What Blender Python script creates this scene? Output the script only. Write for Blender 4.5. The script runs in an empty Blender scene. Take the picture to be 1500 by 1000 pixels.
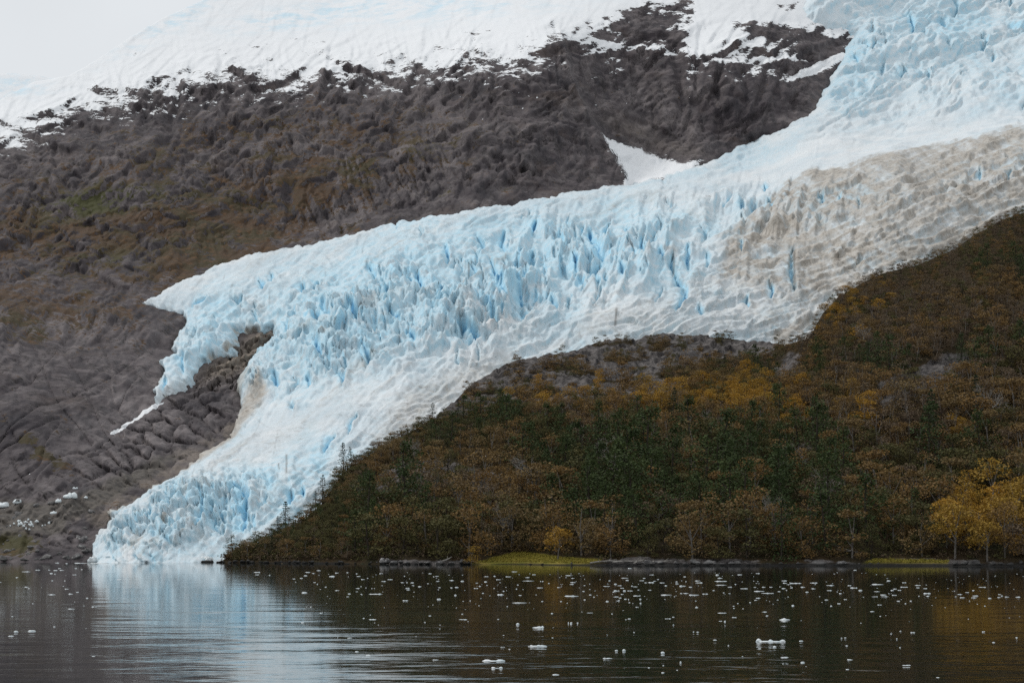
import bpy, math, random
import numpy as np
from math import radians

C = bpy.context.scene.collection
rng = np.random.default_rng(7)
random.seed(7)

# ------------------------------------------------------------------ camera geometry
F = 2799.0                       # focal length in photo pixels (1500 wide)
PITCH = math.atan(285.0 / F)
CAM_H = 7.0
SP, CP = math.sin(PITCH), math.cos(PITCH)


def W(px, py, Y):
    """world point at forward distance Y seen at photo position px, py"""
    v = (500.0 - py) / F
    u = (px - 750.0) / F
    t = Y / (CP - SP * v)
    return np.stack([t * u, Y + 0 * u, CAM_H + t * (SP + CP * v)], axis=-1)


def water_Y(py):
    v = (500.0 - py) / F
    return -CAM_H * (CP - SP * v) / (SP + CP * v)


# ------------------------------------------------------------------ noise (numpy)
_perm = np.random.default_rng(3).permutation(256)
_perm = np.concatenate([_perm, _perm, _perm])
_ga = np.random.default_rng(4).uniform(0, 2 * np.pi, 256)
_gx, _gy = np.cos(_ga), np.sin(_ga)
_r1 = np.random.default_rng(5).uniform(0, 1, 256)
_r2 = np.random.default_rng(6).uniform(0, 1, 256)
_r3 = np.random.default_rng(8).uniform(0, 1, 256)
_r4 = np.random.default_rng(9).uniform(0, 1, 256)


def _h(ix, iy):
    return _perm[_perm[ix & 255] + (iy & 255)]


def perlin(x, y):
    x0 = np.floor(x).astype(np.int64); y0 = np.floor(y).astype(np.int64)
    fx = x - x0; fy = y - y0
    u = fx * fx * fx * (fx * (fx * 6 - 15) + 10); v = fy * fy * fy * (fy * (fy * 6 - 15) + 10)

    def g(ix, iy, dx, dy):
        h = _h(ix, iy)
        return _gx[h] * dx + _gy[h] * dy
    a = g(x0, y0, fx, fy); b = g(x0 + 1, y0, fx - 1, fy)
    c = g(x0, y0 + 1, fx, fy - 1); d = g(x0 + 1, y0 + 1, fx - 1, fy - 1)
    return ((a * (1 - u) + b * u) * (1 - v) + (c * (1 - u) + d * u) * v) * 1.45


def fbm(x, y, o=4, gain=0.5, off=0.0):
    s = 0; a = 1.0; t = 0; f = 1.0
    for i in range(o):
        s = s + a * perlin(x * f + 17.3 * i + off, y * f - 9.1 * i + off * 0.7); t += a
        a *= gain; f *= 2.03
    return s / t


def ridged(x, y, o=4, gain=0.5, off=0.0):
    s = 0; a = 1.0; t = 0; f = 1.0; w = 1.0
    for i in range(o):
        n = 1 - np.abs(perlin(x * f + 31.7 * i + off, y * f + 5.3 * i - off)) * 1.6
        n = np.clip(n, 0, 1) ** 2 * w
        s = s + a * n; t += a
        w = np.clip(n * 1.6, 0.15, 1); a *= gain; f *= 2.1
    return s / t


def voro(x, y, jit=0.9):
    """F1, F2, cell randoms, offset to the cell centre"""
    x0 = np.floor(x).astype(np.int64); y0 = np.floor(y).astype(np.int64)
    f1 = np.full(x.shape, 9.0); f2 = np.full(x.shape, 9.0)
    ra = np.zeros(x.shape); rb = np.zeros(x.shape); dx1 = np.zeros(x.shape); dy1 = np.zeros(x.shape)
    for j in (-1, 0, 1):
        for i in (-1, 0, 1):
            h = _h(x0 + i, y0 + j)
            dx = x0 + i + 0.5 + (_r1[h] - 0.5) * jit - x; dy = y0 + j + 0.5 + (_r2[h] - 0.5) * jit - y
            d = np.sqrt(dx * dx + dy * dy)
            n1 = d < f1
            f2 = np.where(n1, f1, np.minimum(f2, d))
            ra = np.where(n1, _r3[h], ra); rb = np.where(n1, _r4[h], rb)
            dx1 = np.where(n1, dx, dx1); dy1 = np.where(n1, dy, dy1)
            f1 = np.where(n1, d, f1)
    return f1, f2, ra, rb, dx1, dy1


def facets(x, y, k=1.0, A=0.55, sx=0.7, off=0):
    """broken, flat-faced blocks: the upper envelope of turned pyramids, continuous everywhere"""
    x0 = np.floor(x).astype(np.int64); y0 = np.floor(y).astype(np.int64)
    out = np.full(x.shape, -9.0)
    for j in (-1, 0, 1):
        for i in (-1, 0, 1):
            h = _h(x0 + i + off, y0 + j + 3 * off)
            dx = x0 + i + 0.5 + (_r1[h] - 0.5) * 0.8 - x; dy = y0 + j + 0.5 + (_r2[h] - 0.5) * 0.8 - y
            a = (_r4[h] - 0.5) * 2.2; c, s_ = np.cos(a), np.sin(a)
            u = dx * c + dy * s_; v = -dx * s_ + dy * c
            out = np.maximum(out, A * _r3[h] - k * np.maximum(np.maximum(sx * np.abs(u) + 0.35 * u, np.abs(v) + 0.3 * v * (_r1[h] - .5)), 0.10))
    return out + 0.35


def saw(u, edge=0.12):
    """tilted treads with a sharp riser; returns height in -0.5..0.5 and a mask of the riser"""
    f = u - np.floor(u)
    return np.where(f < 1 - edge, f / (1 - edge), (1 - f) / edge) - 0.5, (f > 1 - edge).astype(float)


def sst(a, b, x):
    t = np.clip((x - a) / (b - a), 0, 1)
    return t * t * (3 - 2 * t)


def blob(px, py, cx, cy, rx, ry, ang=0.0, soft=1.0):
    c, s = math.cos(radians(ang)), math.sin(radians(ang))
    dx = px - cx; dy = py - cy
    a = (dx * c + dy * s) / rx; b = (-dx * s + dy * c) / ry
    return np.exp(-(a * a + b * b) * soft)


def flow_coords(px, py, pts):
    """distance along and across a centre line"""
    best = np.full(px.shape, 1e9); S = np.zeros(px.shape); Q = np.zeros(px.shape); acc = 0.0
    for (ax, ay), (bx, by) in zip(pts[:-1], pts[1:]):
        ex, ey = bx - ax, by - ay; L = math.hypot(ex, ey)
        t = ((px - ax) * ex + (py - ay) * ey) / (L * L); tc = np.clip(t, 0, 1)
        d = np.hypot(px - ax - tc * ex, py - ay - tc * ey)
        sg = np.sign((px - ax) * ey - (py - ay) * ex)
        m = d < best
        best = np.where(m, d, best); S = np.where(m, acc + tc * L, S); Q = np.where(m, d * sg, Q); acc += L
    return S, Q


def tps(pts):
    """thin-plate interpolation through (px, py, value)"""
    P = np.array(pts, float); xy = P[:, :2] / 500.0
    n = len(P)
    d = np.linalg.norm(xy[:, None] - xy[None], axis=2)
    K = np.where(d > 0, d * d * np.log(d + 1e-12), 0) + np.eye(n) * 2e-4
    A = np.zeros((n + 3, n + 3)); A[:n, :n] = K; A[:n, n] = 1; A[:n, n + 1:] = xy
    A[n, :n] = 1; A[n + 1:, :n] = xy.T
    w = np.linalg.solve(A, np.concatenate([P[:, 2], np.zeros(3)]))

    def f(px, py):
        X = px / 500.0; Yy = py / 500.0
        r = w[n] + w[n + 1] * X + w[n + 2] * Yy
        for k in range(n):
            d2 = (X - xy[k, 0]) ** 2 + (Yy - xy[k, 1]) ** 2
            r = r + w[k] * 0.5 * d2 * np.log(d2 + 1e-12)
        return r
    return f


def poly_sd(px, py, poly):
    """signed distance in pixels, positive inside"""
    P = np.array(poly, float); Q = np.roll(P, -1, axis=0)
    d = np.full(px.shape, 1e9); ins = np.zeros(px.shape, bool)
    for (ax, ay), (bx, by) in zip(P, Q):
        ex, ey = bx - ax, by - ay
        t = np.clip(((px - ax) * ex + (py - ay) * ey) / (ex * ex + ey * ey + 1e-9), 0, 1)
        d = np.minimum(d, np.hypot(px - ax - t * ex, py - ay - t * ey))
        cond = ((ay > py) != (by > py))
        xi = ax + (py - ay) / (by - ay + 1e-12) * ex
        ins ^= cond & (px < xi)
    return np.where(ins, d, -d)


def line_d(px, py, pts):
    d = np.full(px.shape, 1e9); pr = np.zeros(px.shape)
    for (ax, ay), (bx, by) in zip(pts[:-1], pts[1:]):
        ex, ey = bx - ax, by - ay
        t = np.clip(((px - ax) * ex + (py - ay) * ey) / (ex * ex + ey * ey + 1e-9), 0, 1)
        d = np.minimum(d, np.hypot(px - ax - t * ex, py - ay - t * ey))
    return d


def pl(px, pts):
    return np.interp(px, [p[0] for p in pts], [p[1] for p in pts])


# ------------------------------------------------------------------ mesh helpers
def mesh_from(name, verts, faces, attrs=None, smooth=True):
    me = bpy.data.meshes.new(name)
    verts = np.asarray(verts, np.float32); faces = np.asarray(faces, np.int32)
    k = faces.shape[1]
    me.vertices.add(len(verts)); me.vertices.foreach_set('co', verts.ravel())
    me.loops.add(faces.size); me.loops.foreach_set('vertex_index', faces.ravel())
    me.polygons.add(len(faces))
    me.polygons.foreach_set('loop_start', np.arange(0, faces.size, k, dtype=np.int32))
    if smooth:
        me.polygons.foreach_set('use_smooth', np.ones(len(faces), bool))
    me.update(calc_edges=True)
    for a, v in (attrs or {}).items():
        at = me.attributes.new(a, 'FLOAT', 'POINT')
        at.data.foreach_set('value', np.asarray(v, np.float32).ravel())
    me.validate()
    return me


def link(name, me, mat, parent=None, loc=None):
    o = bpy.data.objects.new(name, me); C.objects.link(o)
    if mat is not None:
        for m in (mat if isinstance(mat, (list, tuple)) else [mat]):
            me.materials.append(m)
    if parent is not None:
        o.parent = parent
    if loc is not None:
        o.location = loc
    return o


def grid_faces(nr, nc, keep=None):
    i = np.arange(nr * nc).reshape(nr, nc)
    f = np.stack([i[:-1, :-1], i[:-1, 1:], i[1:, 1:], i[1:, :-1]], -1).reshape(-1, 4)
    if keep is not None:
        k = keep.reshape(nr, nc)
        kk = (k[:-1, :-1] & k[:-1, 1:] & k[1:, 1:] & k[1:, :-1]).ravel()
        f = f[kk]
    return f


def compact(verts, faces, attrs):
    used = np.zeros(len(verts), bool); used[faces.ravel()] = True
    mp = np.cumsum(used) - 1
    return verts[used], mp[faces], {k: np.asarray(v).ravel()[used] for k, v in attrs.items()}


def grid_normals(P):
    du = np.gradient(P, axis=1); dv = np.gradient(P, axis=0)
    n = np.cross(du, dv); n /= np.linalg.norm(n, axis=-1, keepdims=True) + 1e-9
    n *= np.where((n[..., 1:2] > 0) & (n[..., 2:3] < 0), -1, 1)
    return n


# ------------------------------------------------------------------ node helper
class NT:
    def __init__(self, name):
        self.m = bpy.data.materials.new(name); self.m.use_nodes = True
        self.t = self.m.node_tree; self.t.nodes.clear()
        self.out = self.n('ShaderNodeOutputMaterial')
        self.b = self.n('ShaderNodeBsdfPrincipled')
        self.t.links.new(self.b.outputs[0], self.out.inputs['Surface'])
        self._tc = None

    def n(self, t, **kw):
        o = self.t.nodes.new(t)
        for k, v in kw.items():
            setattr(o, k, v)
        return o

    def lk(self, a, b):
        self.t.links.new(a, b)

    def set(self, sock, v):
        if isinstance(v, bpy.types.NodeSocket):
            self.lk(v, sock)
        elif isinstance(v, (tuple, list)):
            sock.default_value = tuple(v) + ((1.0,) if len(v) == 3 and sock.type == 'RGBA' else ())
        else:
            sock.default_value = v

    def coord(self, scale=(1, 1, 1), rot=(0, 0, 0)):
        if self._tc is None:
            self._tc = self.n('ShaderNodeTexCoord')
        mp = self.n('ShaderNodeMapping')
        mp.inputs['Scale'].default_value = scale; mp.inputs['Rotation'].default_value = rot
        self.lk(self._tc.outputs['Object'], mp.inputs['Vector'])
        return mp.outputs[0]

    def noise(self, scale, detail=4, rough=0.55, vec=None, dist=0.0, kind='FBM'):
        o = self.n('ShaderNodeTexNoise'); o.inputs['Scale'].default_value = scale
        o.inputs['Detail'].default_value = detail; o.inputs['Roughness'].default_value = rough
        o.inputs['Distortion'].default_value = dist
        self.lk(vec if vec is not None else self.coord(), o.inputs['Vector'])
        return o.outputs['Fac']

    def attr(self, name):
        return self.n('ShaderNodeAttribute', attribute_name=name).outputs['Fac']

    def math(self, op, a, b=0.0, c=0.0):
        o = self.n('ShaderNodeMath', operation=op)
        self.set(o.inputs[0], a); self.set(o.inputs[1], b)
        if op in ('MULTIPLY_ADD',):
            self.set(o.inputs[2], c)
        return o.outputs[0]

    def ramp(self, v, lo, hi, a=0.0, b=1.0):
        o = self.n('ShaderNodeMapRange', interpolation_type='SMOOTHSTEP')
        self.set(o.inputs[0], v); self.set(o.inputs[1], lo); self.set(o.inputs[2], hi)
        self.set(o.inputs[3], a); self.set(o.inputs[4], b)
        return o.outputs[0]

    def mix(self, f, a, b, mode='MIX'):
        o = self.n('ShaderNodeMix', data_type='RGBA', blend_type=mode)
        self.set(o.inputs[0], f); self.set(o.inputs[6], a); self.set(o.inputs[7], b)
        return o.outputs[2]

    def bump(self, h, strength, dist):
        o = self.n('ShaderNodeBump'); o.inputs['Strength'].default_value = strength
        o.inputs['Distance'].default_value = dist; self.lk(h, o.inputs['Height'])
        self.lk(o.outputs[0], self.b.inputs['Normal'])

    def done(self, col, rough=0.8, spec=0.2):
        self.set(self.b.inputs['Base Color'], col); self.set(self.b.inputs['Roughness'], rough)
        self.b.inputs['Specular IOR Level'].default_value = spec
        return self.m


# ------------------------------------------------------------------ materials
def mat_rock():
    t = NT('mountain_rock')
    n1 = t.noise(0.012, 6, 0.6); n2 = t.noise(0.09, 5, 0.58); n3 = t.noise(0.5, 4, 0.6)
    nv = t.noise(0.05, 4, 0.55, t.coord((1.6, 1, 0.25)))
    c = t.mix(t.ramp(n1, 0.35, 0.65), (0.048, 0.042, 0.045), (0.090, 0.078, 0.079))
    c = t.mix(t.ramp(n2, 0.46, 0.7), c, (0.145, 0.13, 0.126))
    for (rot, sc, lo, hi, amt, col) in ((0.62, (0.35, 1, 2.4), .50, .64, .8, (0.16, 0.143, 0.14)), (0.62, (0.3, 1, 2.6), .58, .66, .7, (0.045, 0.040, 0.044)), (-0.1, (2.2, 1, 0.35), .54, .66, .6, (0.050, 0.046, 0.050)), (-0.25, (2.4, 1, 0.4), .55, .68, .55, (0.165, 0.148, 0.142))):
        sn_ = t.noise(0.085, 5, 0.55, t.coord(sc, (0, rot, 0)), 0.4)
        c = t.mix(t.ramp(sn_, lo, hi, 0, amt), c, col)
    cl = t.ramp(t.math('ABSOLUTE', t.math('SUBTRACT', t.noise(0.045, 5, 0.62, t.coord((1.2, 1, 0.7), (0, 0.6, 0))), 0.5)), 0.0, 0.016, 0.75, 0.0)
    c = t.mix(cl, c, (0.030, 0.028, 0.030))
    c = t.mix(t.ramp(t.noise(0.02, 5, 0.65, t.coord((1, 1, 2.2))), 0.55, 0.7, 0, .6), c, (0.105, 0.080, 0.066))
    c = t.mix(t.ramp(nv, 0.52, 0.66, 0, 0.75), c, (0.045, 0.043, 0.047))
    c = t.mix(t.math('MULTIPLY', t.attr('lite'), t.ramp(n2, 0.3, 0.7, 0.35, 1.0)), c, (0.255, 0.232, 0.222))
    c = t.mix(t.math('MULTIPLY', t.attr('tan'), t.ramp(n3, 0.25, 0.6, 0.55, 1.0)), c, (0.29, 0.25, 0.195))
    c = t.mix(t.math('MULTIPLY', cl, 0.8), c, (0.05, 0.045, 0.040))
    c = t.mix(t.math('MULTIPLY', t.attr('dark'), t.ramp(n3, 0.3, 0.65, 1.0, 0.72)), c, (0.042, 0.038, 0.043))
    c = t.mix(1.0, c, (0.78, 0.755, 0.785), 'MULTIPLY')
    vm = t.ramp(t.math('ADD', t.attr('veg'), t.math('MULTIPLY', t.math('SUBTRACT', t.math('ADD', n2, n3), 1.0), 1.6)), 0.36, 0.6)
    vc = t.mix(t.ramp(t.noise(0.03, 4), 0.42, 0.62), (0.066, 0.042, 0.026), (0.052, 0.042, 0.022))
    vc = t.mix(t.ramp(t.noise(0.25, 4), 0.5, 0.7), vc, (0.100, 0.056, 0.028))
    vc = t.mix(t.attr('green'), vc, (0.052, 0.052, 0.020))
    c = t.mix(vm, c, vc)
    gm = t.attr('gravel')
    c = t.mix(gm, c, t.mix(t.ramp(n3, 0.3, 0.7), (0.055, 0.050, 0.045), (0.13, 0.115, 0.10)))
    ns = t.noise(0.22, 6, 0.65, t.coord((0.55, 0.55, 2.4)))
    sm = t.ramp(t.math('ADD', t.attr('snow'), t.math('MULTIPLY', t.math('ADD', t.math('MULTIPLY', t.math('SUBTRACT', ns, 0.5), 1.5), t.math('MULTIPLY', t.math('SUBTRACT', n3, 0.5), 1.1)), 1.0)), 0.46, 0.54)
    sc = t.mix(t.math('MULTIPLY', t.attr('ice'), t.ramp(t.noise(0.06, 6, 0.7), 0.42, 0.66)), (0.74, 0.752, 0.765), (0.54, 0.68, 0.76))
    c = t.mix(sm, c, sc)
    r1 = t.n('ShaderNodeTexNoise', noise_type='RIDGED_MULTIFRACTAL'); r1.inputs['Scale'].default_value = 0.055; r1.inputs['Detail'].default_value = 7; r1.inputs['Roughness'].default_value = 0.5
    t.lk(t.coord((1.0, 0.6, 1.3), (0.0, 0.75, 0.0)), r1.inputs['Vector'])
    r2 = t.n('ShaderNodeTexNoise', noise_type='RIDGED_MULTIFRACTAL'); r2.inputs['Scale'].default_value = 0.11; r2.inputs['Detail'].default_value = 6; r2.inputs['Roughness'].default_value = 0.5
    t.lk(t.coord((1.3, 0.8, 0.5), (0.0, -0.3, 0.0)), r2.inputs['Vector'])
    h = t.math('ADD', t.math('MULTIPLY', n2, 2.2), t.math('MULTIPLY', n3, 1.0))
    h = t.math('ADD', h, t.math('MULTIPLY', r1.outputs['Fac'], 1.5))
    h = t.math('ADD', h, t.math('MULTIPLY', r2.outputs['Fac'], 0.9))
    h = t.math('MULTIPLY', h, t.math('SUBTRACT', 1.0, t.math('MULTIPLY', sm, 0.7)))
    t.bump(h, 0.9, 0.6)
    return t.done(c, 0.85, 0.15)


def mat_ice():
    t = NT('glacier_ice')
    n1 = t.noise(0.03, 6, 0.6); n2 = t.noise(0.22, 7, 0.68, t.coord((1, 1, 0.8))); n3 = t.noise(1.3, 5, 0.7)
    st = t.noise(0.28, 5, 0.6, t.coord((1.4, 1, 0.22)))
    c = t.mix(t.ramp(n1, 0.35, 0.65), (0.585, 0.625, 0.65), (0.705, 0.71, 0.71))
    c = t.mix(t.math('MULTIPLY', t.attr('tint'), t.ramp(n2, 0.3, 0.68, 0.35, 1.0)), c, (0.375, 0.60, 0.715))
    bl = t.attr('blue')
    bl = t.math('MULTIPLY', bl, t.ramp(n2, 0.2, 0.6, 0.6, 1.1))
    c = t.mix(t.ramp(bl, 0.05, 0.55, 0, 0.85), c, (0.40, 0.68, 0.83))
    c = t.mix(t.ramp(bl, 0.5, 1.05), c, (0.085, 0.31, 0.53))
    d = t.attr('dirt')
    dm = t.ramp(t.math('ADD', d, t.math('MULTIPLY', t.math('SUBTRACT', t.math('ADD', n2, st), 1.0), 0.75)), 0.1, 0.95)
    c = t.mix(dm, c, t.mix(t.ramp(n2, 0.35, 0.65), (0.275, 0.248, 0.212), (0.475, 0.445, 0.40)))
    # thin dark grit lines and specks lying on the ice
    gl = t.math('MULTIPLY', t.ramp(t.noise(0.16, 7, 0.72, t.coord((0.8, 1, 1.6)), 1.2), 0.58, 0.66),
                t.math('MULTIPLY_ADD', d, 0.75, 0.10))
    c = t.mix(t.math('MULTIPLY', t.ramp(t.noise(0.55, 5, 0.7, t.coord((1.3, 1, 0.5))), 0.52, 0.64), t.math('MULTIPLY', d, 0.55)), c, (0.24, 0.20, 0.16))
    c = t.mix(gl, c, (0.14, 0.115, 0.09))
    c = t.mix(t.attr('grit'), c, (0.10, 0.085, 0.07))
    h = t.math('ADD', t.math('MULTIPLY', n2, 1.5), t.math('MULTIPLY', n3, 0.35))
    t.bump(h, 0.45, 0.8)
    return t.done(c, 0.6, 0.25)


def mat_forest_floor():
    t = NT('forest_floor')
    n1 = t.noise(0.06, 5, 0.6); n2 = t.noise(0.3, 6, 0.65); n3 = t.noise(1.2, 4, 0.65)
    nv = t.noise(0.22, 5, 0.65, t.coord((1.6, 1, 0.35)))
    c = t.mix(t.ramp(n1, 0.4, 0.6), (0.034, 0.026, 0.014), (0.050, 0.033, 0.016))
    c = t.mix(t.ramp(n2, 0.5, 0.7), c, (0.022, 0.026, 0.012))
    rc = t.mix(t.ramp(n2, 0.36, 0.62), (0.052, 0.047, 0.046), (0.165, 0.150, 0.143))
    rc = t.mix(t.ramp(nv, 0.52, 0.66), rc, (0.025, 0.024, 0.026))
    rc = t.mix(t.ramp(n3, 0.62, 0.75), rc, (0.30, 0.28, 0.26))
    rm = t.ramp(t.math('ADD', t.attr('rock'), t.math('MULTIPLY', t.math('SUBTRACT', t.math('ADD', n2, n1), 1.0), 1.2)), 0.4, 0.6)
    c = t.mix(rm, c, rc)
    c = t.mix(t.attr('grass'), c, t.mix(t.ramp(n2, 0.4, 0.6), (0.20, 0.19, 0.035), (0.32, 0.25, 0.06)))
    c = t.mix(t.attr('wet'), c, (0.018, 0.018, 0.018))
    t.bump(t.math('ADD', t.math('MULTIPLY', n2, 2.0), n3), 0.8, 0.8)
    return t.done(c, 0.9, 0.1)


def mat_shore(name='shore_stone', k=1.0):
    t = NT(name)
    n1 = t.noise(0.5, 5, 0.6); n2 = t.noise(2.4, 5, 0.65)
    oi = t.n('ShaderNodeObjectInfo').outputs['Random']
    c = t.mix(t.ramp(n1, 0.35, 0.65), tuple(k * q for q in (0.085, 0.082, 0.085)), tuple(k * q for q in (0.24, 0.235, 0.23)))
    c = t.mix(t.ramp(n2, 0.5, 0.7), c, tuple(k * q for q in (0.36, 0.35, 0.34)))
    c = t.mix(t.math('MULTIPLY', oi, 0.55), c, (0.07, 0.065, 0.06))
    z = t.n('ShaderNodeSeparateXYZ'); g = t.n('ShaderNodeNewGeometry'); t.lk(g.outputs['Position'], z.inputs[0])
    c = t.mix(t.ramp(z.outputs[2], 0.35, 0.75, 1.0, 0.0), c, (0.018, 0.018, 0.017))   # tide-line algae
    t.bump(t.math('ADD', n1, n2), 0.7, 0.3)
    return t.done(c, 0.8, 0.2)


def mat_water():
    t = NT('fjord_water')
    # gentle swell, ripples and breeze patches, all in metres
    w1 = t.noise(0.16, 3, 0.5, t.coord((0.55, 1, 1)))
    w2 = t.noise(0.9, 3, 0.55, t.coord((0.6, 1, 1), (0, 0, 0.15)))
    w3 = t.noise(5.0, 2, 0.5)
    br = t.ramp(t.noise(0.013, 3, 0.5, t.coord((0.5, 1, 1))), 0.40, 0.62, 0.25, 1.0)
    sx = t.n('ShaderNodeSeparateXYZ'); t.lk(t.coord(), sx.inputs[0])
    near = t.ramp(sx.outputs[1], 90, 300, 1.0, 0.12)     # the far water lies in the lee of the shore
    h = t.math('ADD', t.math('MULTIPLY', w1, 0.42), t.math('MULTIPLY', w2, 0.05))
    h = t.math('MULTIPLY', h, t.math('MULTIPLY', br, near))
    h = t.math('ADD', h, t.math('MULTIPLY', w3, 0.0012))
    t.bump(h, 1.0, 0.55)
    t.b.inputs['IOR'].default_value = 1.333
    return t.done((0.003, 0.006, 0.006), 0.055, 0.5)


def mat_floe():
    t = NT('floating_ice')
    n = t.noise(2.5, 5, 0.6); oi = t.n('ShaderNodeObjectInfo').outputs['Random']
    c = t.mix(t.ramp(n, 0.4, 0.65), (0.74, 0.76, 0.76), (0.52, 0.61, 0.64))
    c = t.mix(t.math('MULTIPLY', oi, 0.45), c, (0.50, 0.56, 0.58))
    t.bump(n, 0.6, 0.15)
    return t.done(c, 0.45, 0.4)


def mat_leaf(name, a, b, c3, trans=0.15):
    t = NT(name)
    oi = t.n('ShaderNodeObjectInfo').outputs['Random']
    r = t.attr('rnd')
    k = t.math('FRACT', t.math('ADD', t.math('MULTIPLY', oi, 3.7), t.attr('tree')))
    c = t.mix(t.ramp(k, 0.0, 1.0), a, b)
    c = t.mix(t.math('MULTIPLY', r, 0.75), c, c3)
    t.done(c, 0.75, 0.12)
    tr = t.n('ShaderNodeBsdfTranslucent'); t.lk(c, tr.inputs[0])
    mx = t.n('ShaderNodeMixShader'); mx.inputs[0].default_value = trans
    t.lk(t.b.outputs[0], mx.inputs[1]); t.lk(tr.outputs[0], mx.inputs[2]); t.lk(mx.outputs[0], t.out.inputs[0])
    return t.m


def mat_bark(name, a, b):
    t = NT(name)
    n = t.noise(2.0, 4, 0.6)
    c = t.mix(t.ramp(n, 0.35, 0.65), a, b)
    return t.done(c, 0.9, 0.1)


M = dict(rock=mat_rock(), ice=mat_ice(), floor=mat_forest_floor(), shore=mat_shore(), dark_stone=mat_shore('dark_stone', 0.36), water=mat_water(), floe=mat_floe(),
         beech=mat_leaf('autumn_leaf', (0.218, 0.127, 0.039), (0.172, 0.121, 0.048), (0.127, 0.092, 0.055)),
         brown=mat_leaf('russet_twig', (0.144, 0.101, 0.064), (0.155, 0.113, 0.064), (0.103, 0.078, 0.060)),
         gold=mat_leaf('gold_leaf', (0.391, 0.213, 0.025), (0.322, 0.207, 0.034), (0.230, 0.138, 0.041)),
         ever=mat_leaf('evergreen_leaf', (0.044, 0.068, 0.024), (0.066, 0.090, 0.030), (0.030, 0.042, 0.018)),
         olive=mat_leaf('olive_leaf', (0.092, 0.087, 0.032), (0.121, 0.106, 0.039), (0.064, 0.060, 0.030)),
         fir=mat_leaf('conifer_needle', (0.030, 0.046, 0.023), (0.041, 0.057, 0.025), (0.021, 0.029, 0.018)),
         grass=mat_leaf('bank_grass', (0.30, 0.265, 0.045), (0.36, 0.28, 0.06), (0.18, 0.17, 0.035)),
         bark=mat_bark('grey_bark', (0.10, 0.09, 0.08), (0.20, 0.185, 0.165)),
         dark_bark=mat_bark('dark_bark', (0.030, 0.025, 0.020), (0.06, 0.05, 0.04)),
         pale_bark=mat_bark('pale_bark', (0.17, 0.16, 0.145), (0.33, 0.31, 0.285)))

# ------------------------------------------------------------------ the bed of the valley (mountain + under the ice)
BED = tps([
    (-560, 823, 536), (-560, 330, 1010), (-560, 560, 720), (-150, 823, 530), (0, 823, 528), (130, 822, 528), (310, 822, 532), (500, 822, 560), (700, 800, 610), (1000, 760, 690), (1500, 700, 770),
    (60, 745, 562), (250, 770, 556), (250, 720, 592), (450, 720, 604), (300, 660, 652), (500, 650, 662), (650, 600, 715), (400, 600, 722), (300, 540, 772),
    (0, 720, 590), (100, 650, 622), (0, 620, 624), (200, 600, 690), (0, 500, 730), (150, 500, 762), (100, 450, 840), (0, 420, 860),
    (960, 530, 798), (1120, 530, 808), (780, 560, 768), (300, 450, 862), (500, 450, 852), (700, 500, 802), (900, 450, 845), (1100, 450, 862), (1200, 400, 905), (1500, 400, 935),
    (500, 350, 985), (800, 290, 1045), (1000, 262, 1095), (1170, 268, 1085), (1500, 212, 1125), (1500, 185, 1240), (1300, 240, 1110), (1300, 215, 1215), (1100, 215, 1240),
    (1300, 100, 1420), (1500, 100, 1450), (1300, 0, 1580), (1500, 0, 1620), (1300, -170, 1830), (1650, -170, 1840), (1650, 200, 1180),
    (0, 330, 965), (0, 250, 1055), (0, 180, 1160), (-150, 250, 1060), (200, 330, 970), (200, 250, 1045), (200, 120, 1230), (300, 350, 970), (300, 10, 1420),
    (500, 300, 1035), (500, 200, 1125), (500, 80, 1290), (500, 0, 1460), (500, -170, 1780), (800, 250, 1085), (800, 150, 1155), (800, 60, 1255), (800, 0, 1400), (800, -170, 1740),
    (950, 230, 1160), (950, 100, 1270), (1100, 190, 1235), (1100, 60, 1350), (1100, 0, 1470), (1200, 100, 1370), (1150, -170, 1780),
])
BUTT = [(800, -30), (826, 60), (838, 110), (858, 160), (890, 215), (918, 262)]


def bed(px, py):
    B = BED(px, py)
    bx = np.interp(py, [p[1] for p in BUTT], [p[0] for p in BUTT])
    B = B + 38 * sst(-3, 6, px - bx) * sst(30, 90, py) * (1 - sst(255, 285, py)) * (1 - sst(60, 240, px - bx))
    # the bench above the left rock wall, the step under it
    return B


ICE_POLY = [(130, 880), (134, 826), (140, 802), (150, 782), (166, 764), (160, 752), (200, 736), (226, 716), (262, 694), (300, 664), (338, 640), (352, 612), (352, 590),
            (345, 575), (362, 545), (398, 505), (402, 484), (370, 488), (345, 492), (338, 515), (300, 532), (282, 555), (262, 575), (244, 578), (232, 592),
            (228, 575), (240, 545), (232, 530), (256, 520), (258, 495), (272, 475), (265, 462), (205, 447), (270, 410), (330, 385), (400, 368),
            (500, 350), (560, 330), (640, 318), (730, 300), (800, 290), (880, 278), (918, 271), (960, 262), (1000, 250), (1040, 234),
            (1100, 211), (1160, 184), (1186, 172), (1198, 150), (1205, 132), (1222, 108), (1234, 92), (1252, 62), (1257, 48), (1240, 40), (1190, 36), (1180, 18), (1185, -40), (1150, -240), (1800, -240), (1800, 880)]

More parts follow.
